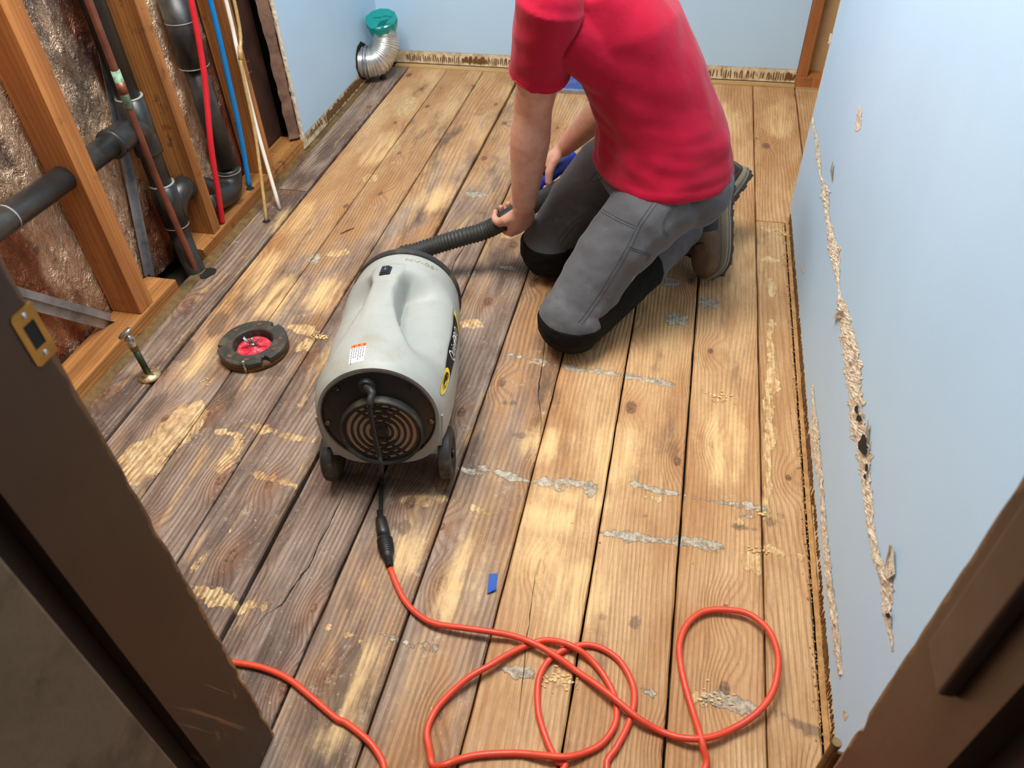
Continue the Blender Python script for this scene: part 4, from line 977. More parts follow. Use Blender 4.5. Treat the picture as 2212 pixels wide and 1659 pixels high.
# ------------------------------------------------------------------ bits on the floor
def scrap(name, px, label, cat, mat, curl=0.004):
    P = [at(x, y, z=0.0015) for x, y in px]; bm = bmesh.new()
    def fn(u, v):
        p = (P[0].lerp(P[1], u)).lerp(P[3].lerp(P[2], u), v); p.z = 0.0024 + curl * max(0, v - 0.7) ** 2 * 9 * (0.4 + u) * 1.0
        return p
    grid(bm, 5, 8, fn)
    return tag(obj(name, bm, mat, None, True), label, cat)
scrap('tape_scrap', [(1057, 1240), (1074, 1239), (1072, 1276), (1052, 1284)], 'small scrap of blue masking tape stuck on a floorboard', 'tape', M_BTAPE)
T = thing('blue_sheet', 'flat blue panel lying on the floor behind the kneeling person', 'panel', at(1222, 190, z=0))
P0 = at(1190, 171, z=0); P1 = at(1250, 203, z=0)
bm = bmesh.new(); box(bm, (P0.x - 0.02, 3.118, 0.001), (-0.36, 3.262, 0.014), 0.003); hang(obj('panel', bm, M_BTRAY), T)
bm = bmesh.new(); box(bm, (P0.x - 0.02, 3.104, 0.001), (-0.36, 3.1175, 0.017), 0.002); hang(obj('metal_edge', bm, M_STEEL), T)
bm = bmesh.new(); a = at(735, 505, z=0.003); b = at(766, 492, z=0.003); tube(bm, [a, (a + b) / 2 + V((0, 0, .002)), b], [0.0012, 0.0022, 0.0010], 6)
tag(obj('splinter', bm, M_SPLINT), 'thin reddish wood splinter lying on a floorboard', 'splinter')

# ------------------------------------------------------------------ extension cord
R_C = 0.0057
s1 = [(843, 1228), (858, 1266), (875, 1298), (901, 1326), (939, 1347), (999, 1356), (1063, 1365), (1106, 1373), (1144, 1386), (1178, 1403), (1212, 1425), (1246, 1450), (1283, 1475), (1320, 1503), (1358, 1535), (1388, 1558), (1422, 1577), (1459, 1591), (1500, 1596), (1541, 1591), (1581, 1575), (1619, 1553), (1653, 1521), (1673, 1484), (1681, 1440), (1678, 1403), (1663, 1365), (1639, 1340), (1609, 1323), (1568, 1317), (1531, 1318), (1503, 1330), (1480, 1355), (1468, 1392), (1470, 1433), (1480, 1481), (1497, 1538), (1512, 1586), (1519, 1616), (1524, 1659)]
s4 = [(1219, 1659), (1205, 1645), (1188, 1616), (1175, 1582), (1164, 1545), (1161, 1504), (1164, 1467), (1178, 1436), (1198, 1416), (1225, 1401), (1253, 1394), (1280, 1394), (1307, 1404), (1334, 1423), (1354, 1450), (1368, 1484), (1370, 1514), (1364, 1545), (1351, 1579), (1331, 1616), (1310, 1659)]
s3 = [(939, 1659), (933, 1651), (927, 1617), (922, 1583), (931, 1553), (948, 1525), (978, 1493), (1016, 1461), (1059, 1437), (1093, 1416), (1127, 1399), (1161, 1386), (1188, 1383), (1219, 1389), (1249, 1403), (1276, 1425), (1300, 1453), (1320, 1487), (1331, 1518), (1331, 1555), (1320, 1582), (1297, 1609), (1263, 1626), (1225, 1635), (1185, 1633), (1134, 1628), (1100, 1627), (1042, 1630), (999, 1638), (965, 1651), (948, 1661)]
s2 = [(526, 1434), (575, 1445), (622, 1466), (668, 1502), (725, 1551), (747, 1561), (790, 1595), (815, 1625), (830, 1659)]
def lift(x, y, k):
    z = R_C + 0.0012
    for (cx_, cy_, rr, hh, who) in ((1144, 1386, 60, 0.013, 1), (1238, 1444, 40, 0.010, 3), (1180, 1404, 60, 0.012, 1), (1320, 1500, 70, 0.013, 1), (1366, 1540, 60, 0.013, 1), (1512, 1592, 60, 0.013, 1), (1228, 1400, 50, 0.012, 3), (1660, 1440, 150, 0.022, 1), (1205, 1640, 50, 0.012, 3), (1040, 1362, 110, 0.014, 1), (1040, 1445, 90, 0.012, 3), (940, 1655, 40, 0.012, 3)):
        if who == k: z = max(z, R_C + hh * math.exp(-((x - cx_) ** 2 + (y - cy_) ** 2) / (rr * rr)))
    return z
def strand(s, k): return [at(x, y, z=lift(x, y, k)) for x, y in s]
def arc(a, b, drop): return [a.lerp(b, 0.25) + V((0, -drop * 0.85, 0)), a.lerp(b, 0.5) + V((0, -drop, 0)), a.lerp(b, 0.75) + V((0, -drop * 0.85, 0))]
S1, S2, S3, S4 = strand(s1, 1), strand(s2, 2), strand(s3, 3), strand(s4, 4)
for l in (S1[-1:], S4[:1], S4[-1:], S3[:1], S3[-1:], S2[-1:]): l[0].z = R_C + 0.001
path = S1 + arc(S1[-1], S4[-1], 0.07) + S4[::-1] + arc(S4[0], S3[-1], 0.08) + S3[::-1] + arc(S3[0], S2[-1], 0.06) + S2[::-1] + [at(478, 1432, z=R_C + .001), at(420, 1450, z=R_C + .001), at(330, 1520, z=R_C + .001), at(240, 1640, z=R_C + .001)]
for p in path: p.z = max(p.z, R_C + 0.001)
T = thing('extension_cord', 'long orange extension cord looping over the floorboards', 'cord', S1[0])
bm = bmesh.new(); tube(bm, smooth_path(path, 4), R_C, 12); hang(obj('cable', bm, M_CORD, None, True), T)
# black plug pair standing in line with the cord
Q0 = at(822, 1119, z=0.016); Q1 = at(842, 1224, z=0.010); dq = (Q1 - Q0).normalized(); Lq = (Q1 - Q0).length
fq = zbasis(Q0, dq, (0, 0, 1))
bm = bmesh.new(); tube(bm, [Q0 + dq * (Lq * t) for t in (0.40, 0.44, 0.55, 0.70, 0.80, 0.88)], [0.0125, 0.0145, 0.0150, 0.0140, 0.0105, 0.0085], 20); con = hang(obj('female_connector', bm, M_BLACK, None, True), T)
bm = bmesh.new()
for k in range(8):
    t = 0.46 + 0.038 * k; r = (0.0160, 0.0162, 0.0163, 0.0163, 0.016, 0.0155, 0.0150, 0.0138)[k]; tube(bm, [Q0 + dq * (Lq * t), Q0 + dq * (Lq * (t + 0.016))], r, 20)
for k in range(4):
    t = 0.86 + 0.034 * k; tube(bm, [Q0 + dq * (Lq * t), Q0 + dq * (Lq * (t + 0.018))], 0.0092 - 0.0004 * k, 14)
sub(obj('grip_ribs', bm, M_BLACK, None, True), con)
# ------------------------------------------------------------------ canister vacuum
VO = V((-0.5263, 0.9944, 0.2019)); yaw, tilt = 0.205, 0.116
vd = V((math.cos(yaw), math.sin(yaw), 0)); vax = V((-math.sin(yaw), math.cos(yaw), 0))
vu = V((0, 0, 1)) * math.cos(tilt) + vax * math.sin(tilt); va = vax * math.cos(tilt) - V((0, 0, 1)) * math.sin(tilt)
def vp(x, y, l): return VO + vd * x + vu * y + va * l       # right, up, back
VT = thing('canister_vacuum', 'pale grey canister vacuum with black grille lying on the floorboards', 'vacuum cleaner', (VO.x, VO.y, 0))
def vput(name, bm, mat, smooth=True, ang=None):
    o = obj(name, bm, mat, None, smooth)
    if ang: sharp(o, ang)
    return hang(o, VT)
RT = [(0.0, 0.1225), (0.012, 0.1290), (0.04, 0.1355), (0.09, 0.1410), (0.16, 0.1445), (0.24, 0.1450), (0.32, 0.1420), (0.40, 0.1365), (0.45, 0.1315), (0.462, 0.1300), (0.466, 0.1270)]
WT = [(0.04, 0.72), (0.09, 0.52), (0.15, 0.35), (0.21, 0.24), (0.27, 0.190), (0.32, 0.20), (0.36, 0.27), (0.40, 0.36)]
PHC = PI / 2 + 0.12          # the handle sits a little left of top
def shell_r(phi, l):
    R = lerp_list(l, RT); c, s = math.cos(phi), math.sin(phi)
    n = 2.0 if s >= 0 else 2.0 + 0.9 * sstep(0, 0.5, -s)
    r = R / (abs(c) ** n + abs(s) ** n) ** (1 / n)
    if s < -0.5: r = min(r, (0.124 + 0.018 * sstep(0.05, 0.2, l)) / max(0.5, -s))
    dl = abs((phi - PHC + PI) % (2 * PI) - PI)
    wv = lerp_list(l, WT)
    sl = sstep(0.045, 0.19, l) * sstep(0.385, 0.315, l)
    q = dl - wv
    r -= 0.072 * sl * sstep(-0.02, 0.20, q) * sstep(1.22 - 0.3 * (1 - sl), 0.20, q)
    # raised switch platform at the back of the handle
    r += 0.0045 * sstep(0.30, 0.34, l) * sstep(0.405, 0.385, l) * sstep(0.30, 0.22, dl)
    r += 0.004 * sstep(0.12, 0.2, l) * sstep(0.33, 0.27, l) * sstep(0.24, 0.12, dl)
    r += 0.0012 * sstep(0.012, 0.003, dl) * sstep(0.03, 0.05, l) * sstep(0.34, 0.32, l)
    return r
def sp(phi, l, off=0.0):
    r = shell_r(phi, l) + off; return vp(r * math.cos(phi), r * math.sin(phi), l)
bm = bmesh.new(); NP, NL = 168, 100
rows = []
for i in range(NL + 1):
    l = 0.466 * (i / NL) ** 1.0 if i > 3 else (0, .003, .008, .0135)[i]
    rows.append([bm.verts.new(sp(2 * PI * k / NP, l)) for k in range(NP)])
for a, b in zip(rows[:-1], rows[1:]):
    for k in range(NP): bm.faces.new((a[k], a[(k + 1) % NP], b[(k + 1) % NP], b[k]))
inn = [bm.verts.new(vp(0.1150 * math.cos(2 * PI * k / NP), 0.1150 * math.sin(2 * PI * k / NP), 0.001)) for k in range(NP)]
in2 = [bm.verts.new(vp(0.1135 * math.cos(2 * PI * k / NP), 0.1135 * math.sin(2 * PI * k / NP), 0.010)) for k in range(NP)]
for a, b in ((rows[0], inn), (inn, in2)):
    for k in range(NP): bm.faces.new((a[k], a[(k + 1) % NP], b[(k + 1) % NP], b[k]))
bm.faces.new(rows[-1])
vput('shell', bm, M_SHELL, True, 55)
# front skirt with two feet
bm = bmesh.new()
sk = [(-0.129, 0.00), (-0.125, -0.050), (-0.120, -0.078), (-0.112, -0.080), (-0.109, -0.101), (-0.080, -0.103), (-0.062, -0.109), (0.0, -0.1235), (0.062, -0.109), (0.080, -0.103), (0.109, -0.101), (0.112, -0.080), (0.120, -0.078), (0.125, -0.050), (0.129, 0.00)]
f0 = [bm.verts.new(vp(x, y, 0.004)) for x, y in sk]; f1 = [bm.verts.new(vp(x * (1.02 if abs(x) > .115 else 1), y, 0.075)) for x, y in sk]
arcp = [(0.1285 * math.cos(a), 0.1285 * math.sin(a)) for a in [math.radians(d) for d in range(-4, -180, -8)]]
g0 = [bm.verts.new(vp(x * .90, y * .90, 0.004)) for x, y in arcp]; 
bm.faces.new(f0 + g0[::-1][::1] if False else f0)
bm.faces.new(list(reversed(f1)))
for k in range(len(sk) - 1): bm.faces.new((f0[k], f0[k + 1], f1[k + 1], f1[k]))
bm.faces.new((f0[-1], f0[0], f1[0], f1[-1]))
for v in g0: bm.verts.remove(v)
vput('skirt', bm, M_SHELL, False)
# black end plate, screws, raised fan guard and its grille
FM = basis(vp(0, 0, 0.0), vd, vu, -va)
bm = bmesh.new(); lathe(bm, [(0.0, -0.0005), (0.108, -0.0005), (0.1135, -0.0025), (0.1138, -0.008)], 64, FM); EP = vput('end_plate', bm, M_BLACKP, True, 40)
bm = bmesh.new(); lathe(bm, [(0.1160, -0.003), (0.1150, 0.0015), (0.1130, 0.0015), (0.1120, -0.001)], 64, FM, caps=False); vput('end_plate_rim', bm, M_DUSTBLK, True)
for x, y in ((-0.105, -0.012), (0.105, -0.012)):
    bm = bmesh.new(); lathe(bm, [(0.0, 0.0030), (0.003, 0.0030), (0.0062, 0.0014), (0.0066, -0.0006)], 20, basis(vp(x, y, 0), vd, vu, -va)); sub(vput('screw', bm, M_BRONZE, True), EP)
for x, y in ((-0.072, 0.075), (0.072, 0.075)):
    bm = bmesh.new(); lathe(bm, [(0.0052, 0.0012), (0.0040, 0.0012), (0.0034, -0.0004), (0.0, -0.0004)], 18, basis(vp(x, y, 0), vd, vu, -va)); sub(vput('screw_hole', bm, M_BLACKP, True), EP)
GC = (0.004, -0.030)
GM = basis(vp(GC[0], GC[1], 0), vd, vu, -va)
bm = bmesh.new(); lathe(bm, [(0.086, -0.004), (0.0845, 0.012), (0.0820, 0.018), (0.0795, 0.0175), (0.0765, 0.010), (0.0760, 0.004)], 64, GM, caps=False); FG = vput('fan_guard', bm, M_DUSTBLK, True)
bm = bmesh.new(); lathe(bm, [(0.0, 0.0070), (0.0775, 0.0070)], 48, GM, caps=False); sub(vput('filter_mesh', bm, M_MESH, False), FG)
bm = bmesh.new(); lathe(bm, [(0.0, 0.0125), (0.010, 0.0125), (0.015, 0.009), (0.015, 0.003)], 24, GM)
for r in (0.0225, 0.0355, 0.0480, 0.0605, 0.0735):
    lathe(bm, [(r - 0.0025, 0.006), (r - 0.0025, 0.0105), (r + 0.0025, 0.0105), (r + 0.0025, 0.006)], 48, GM, caps=False)
def bar(p, q, w_, h0=0.006, h1=0.0103):
    p = V(p); q = V(q); d_ = (q - p).normalized(); n_ = V((-d_.y, d_.x)) * w_ / 2
    lo = [GM @ V((*(c), h0)) for c in (p - n_, q - n_, q + n_, p + n_)]; hi = [GM @ V((*(c), h1)) for c in (p - n_, q - n_, q + n_, p + n_)]
    L_ = [bm.verts.new(c) for c in lo]; H_ = [bm.verts.new(c) for c in hi]
    bm.faces.new(H_)
    for k in range(4): bm.faces.new((L_[k], L_[(k + 1) % 4], H_[(k + 1) % 4], H_[k]))
def chord(ang, off, ylim):
    """bar along direction ang offset sideways, kept to the upper or lower sector"""
    d_ = V((math.cos(ang), math.sin(ang))); n_ = V((-d_.y, d_.x)); R_ = 0.0745
    h = math.sqrt(max(0, R_ * R_ - off * off)); ts = [t / 60 * 2 * h - h for t in range(61)]; run = []
    for t in ts:
        p = n_ * off + d_ * t
        ok = (ylim * p.y > 0) and abs(p.x) < abs(p.y) * 0.90 + 0.003
        if ok: run.append(p)
        elif len(run) > 3: bar(run[0], run[-1], 0.0036); run = []
        else: run = []
    if len(run) > 3: bar(run[0], run[-1], 0.0036)
for sgn in (1, -1):
    for off in (-0.048, -0.032, -0.016, 0.0, 0.016, 0.032, 0.048):
        chord(math.radians(40), off, sgn); chord(math.radians(140), off, sgn)
sub(vput('grille', bm, M_BLACKP, False), FG)
# wheels
for s in (-1, 1):
    WM = basis(vp(s * 0.124, -0.137, 0.045), va, V((0, 0, 1)), vd * s)
    WM.translation.z = 0.062
    bm = bmesh.new(); lathe(bm, [(0.0, 0.010), (0.036, 0.010), (0.040, 0.013), (0.056, 0.013), (0.0605, 0.010), (0.0620, 0.003), (0.0620, -0.006), (0.0595, -0.012), (0.048, -0.013), (0.0, -0.013)], 44, WM); wh = vput('wheel', bm, M_DUSTBLK, True, 40)
    bm = bmesh.new(); lathe(bm, [(0.012, 0.010), (0.011, 0.017), (0.0, 0.018)], 18, WM); sub(obj('hub', bm, M_BLACKP, None, True), wh)
# rear bumper, lid and caster
RM = basis(vp(0, 0, 0.466), vd, vu, va)
bm = bmesh.new(); lathe(bm, [(0.126, -0.004), (0.1335, -0.001), (0.1355, 0.006), (0.1335, 0.018), (0.120, 0.024), (0.0, 0.026)], 64, RM); vput('rear_bumper', bm, M_DUSTBLK, True, 40)
bm = bmesh.new(); lathe(bm, [(0.034, 0.020), (0.034, 0.055), (0.030, 0.060), (0.0, 0.060)], 24, basis(vp(0.0, -0.01, 0.466), vd, vu, va)); vput('hose_port', bm, M_BLACKP, True, 40)
pz = vp(0, 0, 0.40); cs = V((pz.x, pz.y, 0.012))
bm = bmesh.new(); tube(bm, [cs - vd * 0.012, cs + vd * 0.012], 0.012, 16); vput('caster', bm, M_BLACK, True)
# switch on the handle
def on_shell(name, l0, l1, ph0, ph1, off, mat, nu=6, nv=6, thick=0.0):
    bm = bmesh.new(); grid(bm, nu, nv, lambda u, v: sp(ph0 + (ph1 - ph0) * u, l0 + (l1 - l0) * v, off))
    if thick: bmesh.ops.solidify(bm, geom=bm.faces[:], thickness=thick)
    return vput(name, bm, mat, True)
SWL = 0.352; SWP = PHC + 0.01
pc = sp(SWP, SWL, 0.0005); n_ = (sp(SWP, SWL, 0.01) - sp(SWP, SWL, 0)).normalized(); lo_ = (sp(SWP, SWL + .01) - sp(SWP, SWL - .01)).normalized(); SM = basis(pc, lo_.cross(n_), lo_, n_)
bm = bmesh.new(); box(bm, (-0.0125, -0.0190, -0.003), (0.0125, 0.0190, 0.0030), 0.002, 2, SM); SF = vput('switch_frame', bm, M_BLACK, False)
bm = bmesh.new()
pr = [(-0.0135, 0.0028), (-0.0135, 0.0045), (0.0, 0.0055), (0.0135, 0.0075), (0.0140, 0.0028)]
A_ = [bm.verts.new(SM @ V((-0.0085, y, z))) for y, z in pr]; B_ = [bm.verts.new(SM @ V((0.0085, y, z))) for y, z in pr]
bm.faces.new(A_); bm.faces.new(list(reversed(B_)))
for k in range(5): bm.faces.new((A_[k], A_[(k + 1) % 5], B_[(k + 1) % 5], B_[k]))
sub(vput('rocker', bm, M_BLACKP, False), SF)
for s_, y_, sz_ in (('I', 0.0075, 0.0052), ('O', 0.0005, 0.0056), ('II', -0.0065, 0.0048)):
    me = text_mesh(s_, sz_)
    for v in me.vertices: v.co = SM @ V((v.co.x, v.co.y + y_, 0.0058 + 0.00015 * (v.co.y + y_) / 0.001))
    sub(mkobj('switch_print', me, M_WHITE), SF)
# printed labels lying on the shell
def print_on(name, s_, size, l0, ph0, rot, mat, off=0.0012, shear=0.0, parent=VT, sx=1.0):
    me = text_mesh(s_, size, shear); c, s__ = math.cos(rot), math.sin(rot)
    for v in me.vertices:
        x, y = v.co.x * sx, v.co.y; X, Y = x * c - y * s__, x * s__ + y * c
        v.co = sp(ph0 - X / 0.142, l0 + Y, off)
    return hang(mkobj(name, me, mat), parent)
ST0 = PHC + 0.225; ST1 = PHC - 0.01
STK = on_shell('sticker', 0.014, 0.066, ST0, ST1, 0.0006, M_WHITE)
sub(on_shell('sticker_band', 0.056, 0.066, ST0, ST1, 0.0009, M_ORANGE), STK)
bm = bmesh.new()
for k in range(3):
    ph = ST0 - (0.04 + 0.078 * k); h = 0.020
    vs = [bm.verts.new(sp(p_, l_, 0.0012)) for p_, l_ in ((ph, 0.0578), (ph, 0.0640), (ph - 0.038, 0.0609))]; bm.faces.new(vs)
sub(vput('warning_triangles', bm, simple('dark_orange_print', (120, 44, 20), 0.6), False), STK)
bm = bmesh.new(); rnd = random.Random(6)
for k in range(6):
    ph = ST0 - (0.022 + 0.036 * k); l = 0.0540; end = 0.018 + 0.006 * (k % 3)
    while l > end:
        ln = rnd.uniform(0.003, 0.008)
        vs = [bm.verts.new(sp(p_, l_, 0.0010)) for p_, l_ in ((ph, l), (ph - 0.014, l), (ph - 0.014, l - ln), (ph, l - ln))]; bm.faces.new(vs); l -= ln + 0.0016
sub(vput('sticker_print', bm, M_INK, False), STK)
# side badge: black strip, yellow end panel and oval emblem
def side(l, h): return sp(math.asin(max(-1, min(1, h / 0.143))), l, 0.0012)
def side_poly(name, pts_, mat, off=0.0012, sub=10):
    bm = bmesh.new(); n = len(pts_)
    (a0, b0), (a1, b1) = pts_[0], pts_[1]
    def fn(u, v):
        p0 = (pts_[0][0] + (pts_[1][0] - pts_[0][0]) * u, pts_[0][1] + (pts_[1][1] - pts_[0][1]) * u)
        p1 = (pts_[3][0] + (pts_[2][0] - pts_[3][0]) * u, pts_[3][1] + (pts_[2][1] - pts_[3][1]) * u)
        l = p0[0] + (p1[0] - p0[0]) * v; h = p0[1] + (p1[1] - p0[1]) * v
        return sp(math.asin(h / 0.143), l, off)
    grid(bm, 14, 4, fn); return vput(name, bm, mat, True)
side_poly('badge_edge', [(0.045, 0.052), (0.345, 0.056), (0.304, 0.013), (0.045, 0.030)], simple('badge_trim', (150, 150, 146), 0.5), 0.0005)
BDG = side_poly('badge', [(0.050, 0.050), (0.332, 0.052), (0.298, 0.017), (0.050, 0.033)], M_BLACKP, 0.0010)
sub(side_poly('badge_panel', [(0.314, 0.0515), (0.332, 0.0515), (0.298, 0.0175), (0.280, 0.0190)], M_YELLOW, 0.0014), BDG)
bm = bmesh.new(); ov = [bm.verts.new(sp(math.asin((0.043 + 0.0115 * math.sin(q)) / 0.143), 0.066 + 0.043 * math.cos(q), 0.0016)) for q in [2 * PI * k / 40 for k in range(40)]]; bm.faces.new(ov); sub(vput('emblem', bm, M_YELLOW, False), BDG)
bm = bmesh.new()
sw = [(0.066 + 0.030 * math.cos(q) * (1 - 0.06 * q), 0.043 + 0.0080 * math.sin(q) * (1 - 0.06 * q)) for q in [0.6 + k * 0.18 for k in range(34)]]
for (l0, h0), (l1, h1) in zip(sw[:-1], sw[1:]):
    n2 = V((-(h1 - h0), l1 - l0)).normalized() * 0.0012
    vs = [bm.verts.new(sp(math.asin(h / 0.143), l, 0.0020)) for l, h in ((l0 - n2.x, h0 - n2.y), (l1 - n2.x, h1 - n2.y), (l1 + n2.x, h1 + n2.y), (l0 + n2.x, h0 + n2.y))]; bm.faces.new(vs)
sub(vput('emblem_swirl', bm, simple('emblem_grey', (150, 132, 60), 0.6), False), BDG)
def side_text(name, s_, size, l0, h0, slope, mat, shear=0.0):
    me = text_mesh(s_, size, shear)
    for v in me.vertices:
        x, y = v.co.x, v.co.y
        v.co = sp(math.asin(max(-.9, min(.9, (h0 + y + slope * x) / 0.143))), l0 + x, 0.0018)
    return sub(mkobj(name, me, mat), BDG)
side_text('badge_lettering', 'QuietPRO', 0.027, 0.205, 0.0375, 0.0, M_PRINT, 0.45)
me = text_mesh('GASSE', 0.0100)
for v in me.vertices:
    x, y = v.co.x, v.co.y
    hh = 0.0335 - x * 0.83; ll = 0.3085 - x * -0.0 + y * 1.0 - (0.0335 - hh) * 0.66
    v.co = sp(math.asin(hh / 0.143), ll, 0.0020)
sub(mkobj('badge_lettering', me, simple('panel_print', (96, 76, 20), 0.6)), BDG)
print_on('marker_writing', 'HV-05"', 0.024, 0.428, PI / 2 - 0.42, 0.0, M_MARK, 0.0008, 0.0, VT, 1.25)
# mains lead
IN = vp(-0.012, 0.083, 0.0)
IM = basis(IN, vd, vu, -va)
bm = bmesh.new(); lathe(bm, [(0.0172, -0.001), (0.0172, 0.003), (0.0150, 0.0045), (0.0140, 0.010), (0.0120, 0.011), (0.0, 0.011)], 28, IM); vput('lead_bush', bm, M_BLACK, True, 40)
def front(px, py, off):
    d = CAMROT @ V((px - CX, py - CY, FPX)); t = (VO - va * off - CAMPOS).dot(va) / d.dot(va); return CAMPOS + d * t
lead = [IN - va * 0.008, front(803, 848, 0.024), front(799, 868, 0.040), front(800, 888, 0.047), front(805, 920, 0.050), front(812, 953, 0.052), front(819, 982, 0.054), front(824, 1010, 0.060), at(825, 1035, z=0.014), at(823, 1075, z=0.010), Q0 + dq * 0.004]
LP = smooth_path(lead, 6)
bm = bmesh.new(); tube(bm, LP, [0.0088 if i < 8 else (0.0070 if i < 15 else 0.0046) for i in range(len(LP))], 14); vput('power_lead', bm, M_BLACK, True)
bm = bmesh.new(); tube(bm, [Q0 + dq * (Lq * t) for t in (-0.16, -0.02, 0.0, 0.08, 0.30, 0.42)], [0.0055, 0.0060, 0.0105, 0.0125, 0.0135, 0.0125], 20); vput('lead_plug', bm, M_BLACKP, True)

# ------------------------------------------------------------------ hose and wand
GRIP = at(1108, 466, z=0.185)
hp = [vp(0.0, -0.01, 0.53), vp(-0.008, -0.02, 0.60), at(868, 556, z=0.105), at(905, 542, z=0.105), at(950, 527, z=0.112), at(1000, 512, z=0.130), at(1050, 497, z=0.145), GRIP, at(1160, 437, z=0.150), at(1215, 402, z=0.115), at(1262, 372, z=0.095), at(1300, 345, z=0.09)]
HP = smooth_path(hp, 26); rr_ = []; ds = 0.0; pts = []
for i, p in enumerate(HP):
    if i: ds += (p - HP[i - 1]).length
    rr_.append(0.0245 + 0.0018 * math.sin(2 * PI * ds / 0.0105))
HT = thing('vacuum_hose', 'black ribbed vacuum hose held in the kneeling person\'s left hand', 'hose', (HP[40].x, HP[40].y, 0))
bm = bmesh.new(); tube(bm, HP, rr_, 18); hang(obj('corrugated_tube', bm, M_HOSE, None, True), HT)
i0 = min(range(len(HP)), key=lambda i: (HP[i] - at(1088, 478, z=0.172)).length); i1 = min(range(len(HP)), key=lambda i: (HP[i] - at(1136, 452, z=0.17)).length)
bm = bmesh.new(); tube(bm, HP[i0:i1 + 1], 0.0275, 20); hang(obj('cuff', bm, M_BLACK, None, True), HT)
W0 = at(1143, 414, z=0.112); W1 = at(1212, 360, z=0.145)
WT_ = thing('blue_wand', 'bright blue tube gripped in the person\'s far hand', 'tool', W0)
wv = (W1 - W0).normalized()
bm = bmesh.new(); tube(bm, [W0, W0 + wv * 0.01, W0.lerp(W1, 0.5), W1, W1 + wv * 0.06], [0.019, 0.021, 0.0205, 0.020, 0.018], 20); hang(obj('handle', bm, M_BLUE, None, True), WT_)
bm = bmesh.new(); tube(bm, [W0 - wv * 0.035, W0 - wv * 0.03, W0 + wv * 0.004], [0.015, 0.018, 0.0185], 18); hang(obj('end_cap', bm, M_BLACK, None, True), WT_)
# ------------------------------------------------------------------ the kneeling person
f_ = V((-.87, -.5, 0)).normalized(); l_ = V((0, 0, 1)).cross(f_)          # facing, the person's left
LH, RH = V((-.010, 1.712, .385)), V((-.115, 1.885, .390))
LK, RK = V((-.215, 1.520, .088)), V((-.325, 1.835, .088))
LA, RA = V((.040, 1.930, .155)), V((.010, 2.080, .150))
NB = V((-.255, 1.815, .835))
LS, RS = V((-.295, 1.645, .785)), V((-.255, 1.985, .725))
LE = V((-.352, 1.735, .535)); RE = V((-.185, 2.075, .440))
hx = (at(1060, 495, z=.15) - at(1140, 448, z=.175)).normalized()           # thumb side, towards the vacuum
ly = V((-.28, .30, -.90)); ly = (ly - hx * ly.dot(hx)).normalized(); lz = hx.cross(ly)
LW = GRIP - ly * 0.092 + lz * 0.040
ry = V((-.62, -.12, -.60)).normalized(); wdir = (W1 - W0).normalized()
rx = (-wdir); rx = (rx - ry * rx.dot(ry)).normalized(); rz = ry.cross(rx)
RW = W0.lerp(W1, 0.62) - ry * 0.090 + rz * 0.034
def hand(bm, w0, X, Y, Z, grip_r, fore):
    """palm, four fingers curled round a bar of radius grip_r lying along X below the palm, and a thumb closing from the side"""
    K = 1.12; P = lambda x, y, z: w0 + X * (x * K) + Y * (y * K) + Z * (z * K)
    tube(bm, [fore, w0.lerp(fore, 0.12), P(0, 0.010, 0)], [(0.033, 0.033), (0.030, 0.026), (0.028, 0.022)], 16, up=X)
    tube(bm, [P(0.0, -0.012, 0), P(0.002, 0.012, 0), P(0.004, 0.035, 0.001), P(0.003, 0.062, 0.001), P(0.0, 0.086, -0.001), P(0.0, 0.096, -0.004)], [(a_ * K, b_ * K) for a_, b_ in [(0.027, 0.020), (0.029, 0.0185), (0.036, 0.0175), (0.041, 0.0165), (0.041, 0.0140), (0.036, 0.0105)]], 20, up=X)
    R = grip_r / K + 0.0095
    for fx, ly_, k in ((0.0305, 0.086, 0.97), (0.0105, 0.092, 1.06), (-0.0100, 0.088, 1.0), (-0.0295, 0.079, 0.84)):
        c = V((0, 0.078, -0.036)); pts = [P(fx * 0.85, ly_ - 0.03, -0.002), P(fx, ly_, -0.002)]
        ang = [58, 25, -12, -50, -85]; 
        for i_, a in enumerate(ang):
            a = math.radians(90 - (90 - a) * k) if False else math.radians(a)
            if i_ > 3 and k < 0.9: break
            pts.append(P(fx, c.y + R * math.cos(a) * k, c.z + R * math.sin(a) * k))
        rr = [0.0095, 0.0098, 0.0092, 0.0090, 0.0084, 0.0080, 0.0070][:len(pts)]
        tube(bm, pts, [r * K * (0.9 if k < 0.9 else 1) for r in rr], 12, up=X)
        ball(bm, pts[-1], rr[-1] * K * (0.9 if k < 0.9 else 1)); ball(bm, P(fx, ly_, 0.001), 0.0105)
    th = [P(0.018, 0.018, -0.004), P(0.038, 0.036, -0.012), P(0.048, 0.058, -0.026), P(0.046, 0.076, -0.044), P(0.040, 0.082, -0.058)]
    tube(bm, th, [0.0150 * K, 0.0140 * K, 0.0115 * K, 0.0105 * K, 0.0085 * K], 12); ball(bm, th[-1], 0.0088 * K)
bm = bmesh.new()
def ell(pts_, radii, up): tube(bm, smooth_path(pts_, 1) if False else pts_, radii, 24, up=up)
# trunk, kept just inside the clothes
ell([(-.048, 1.795, .33), (-.046, 1.795, .42), (-.060, 1.797, .50), (-.112, 1.803, .60), (-.165, 1.808, .70), (-.215, 1.812, .775), (-.245, 1.815, .82)],
    [(.10, .13), (.115, .145), (.115, .140), (.112, .145), (.100, .145), (.068, .115), (.050, .06)], f_)
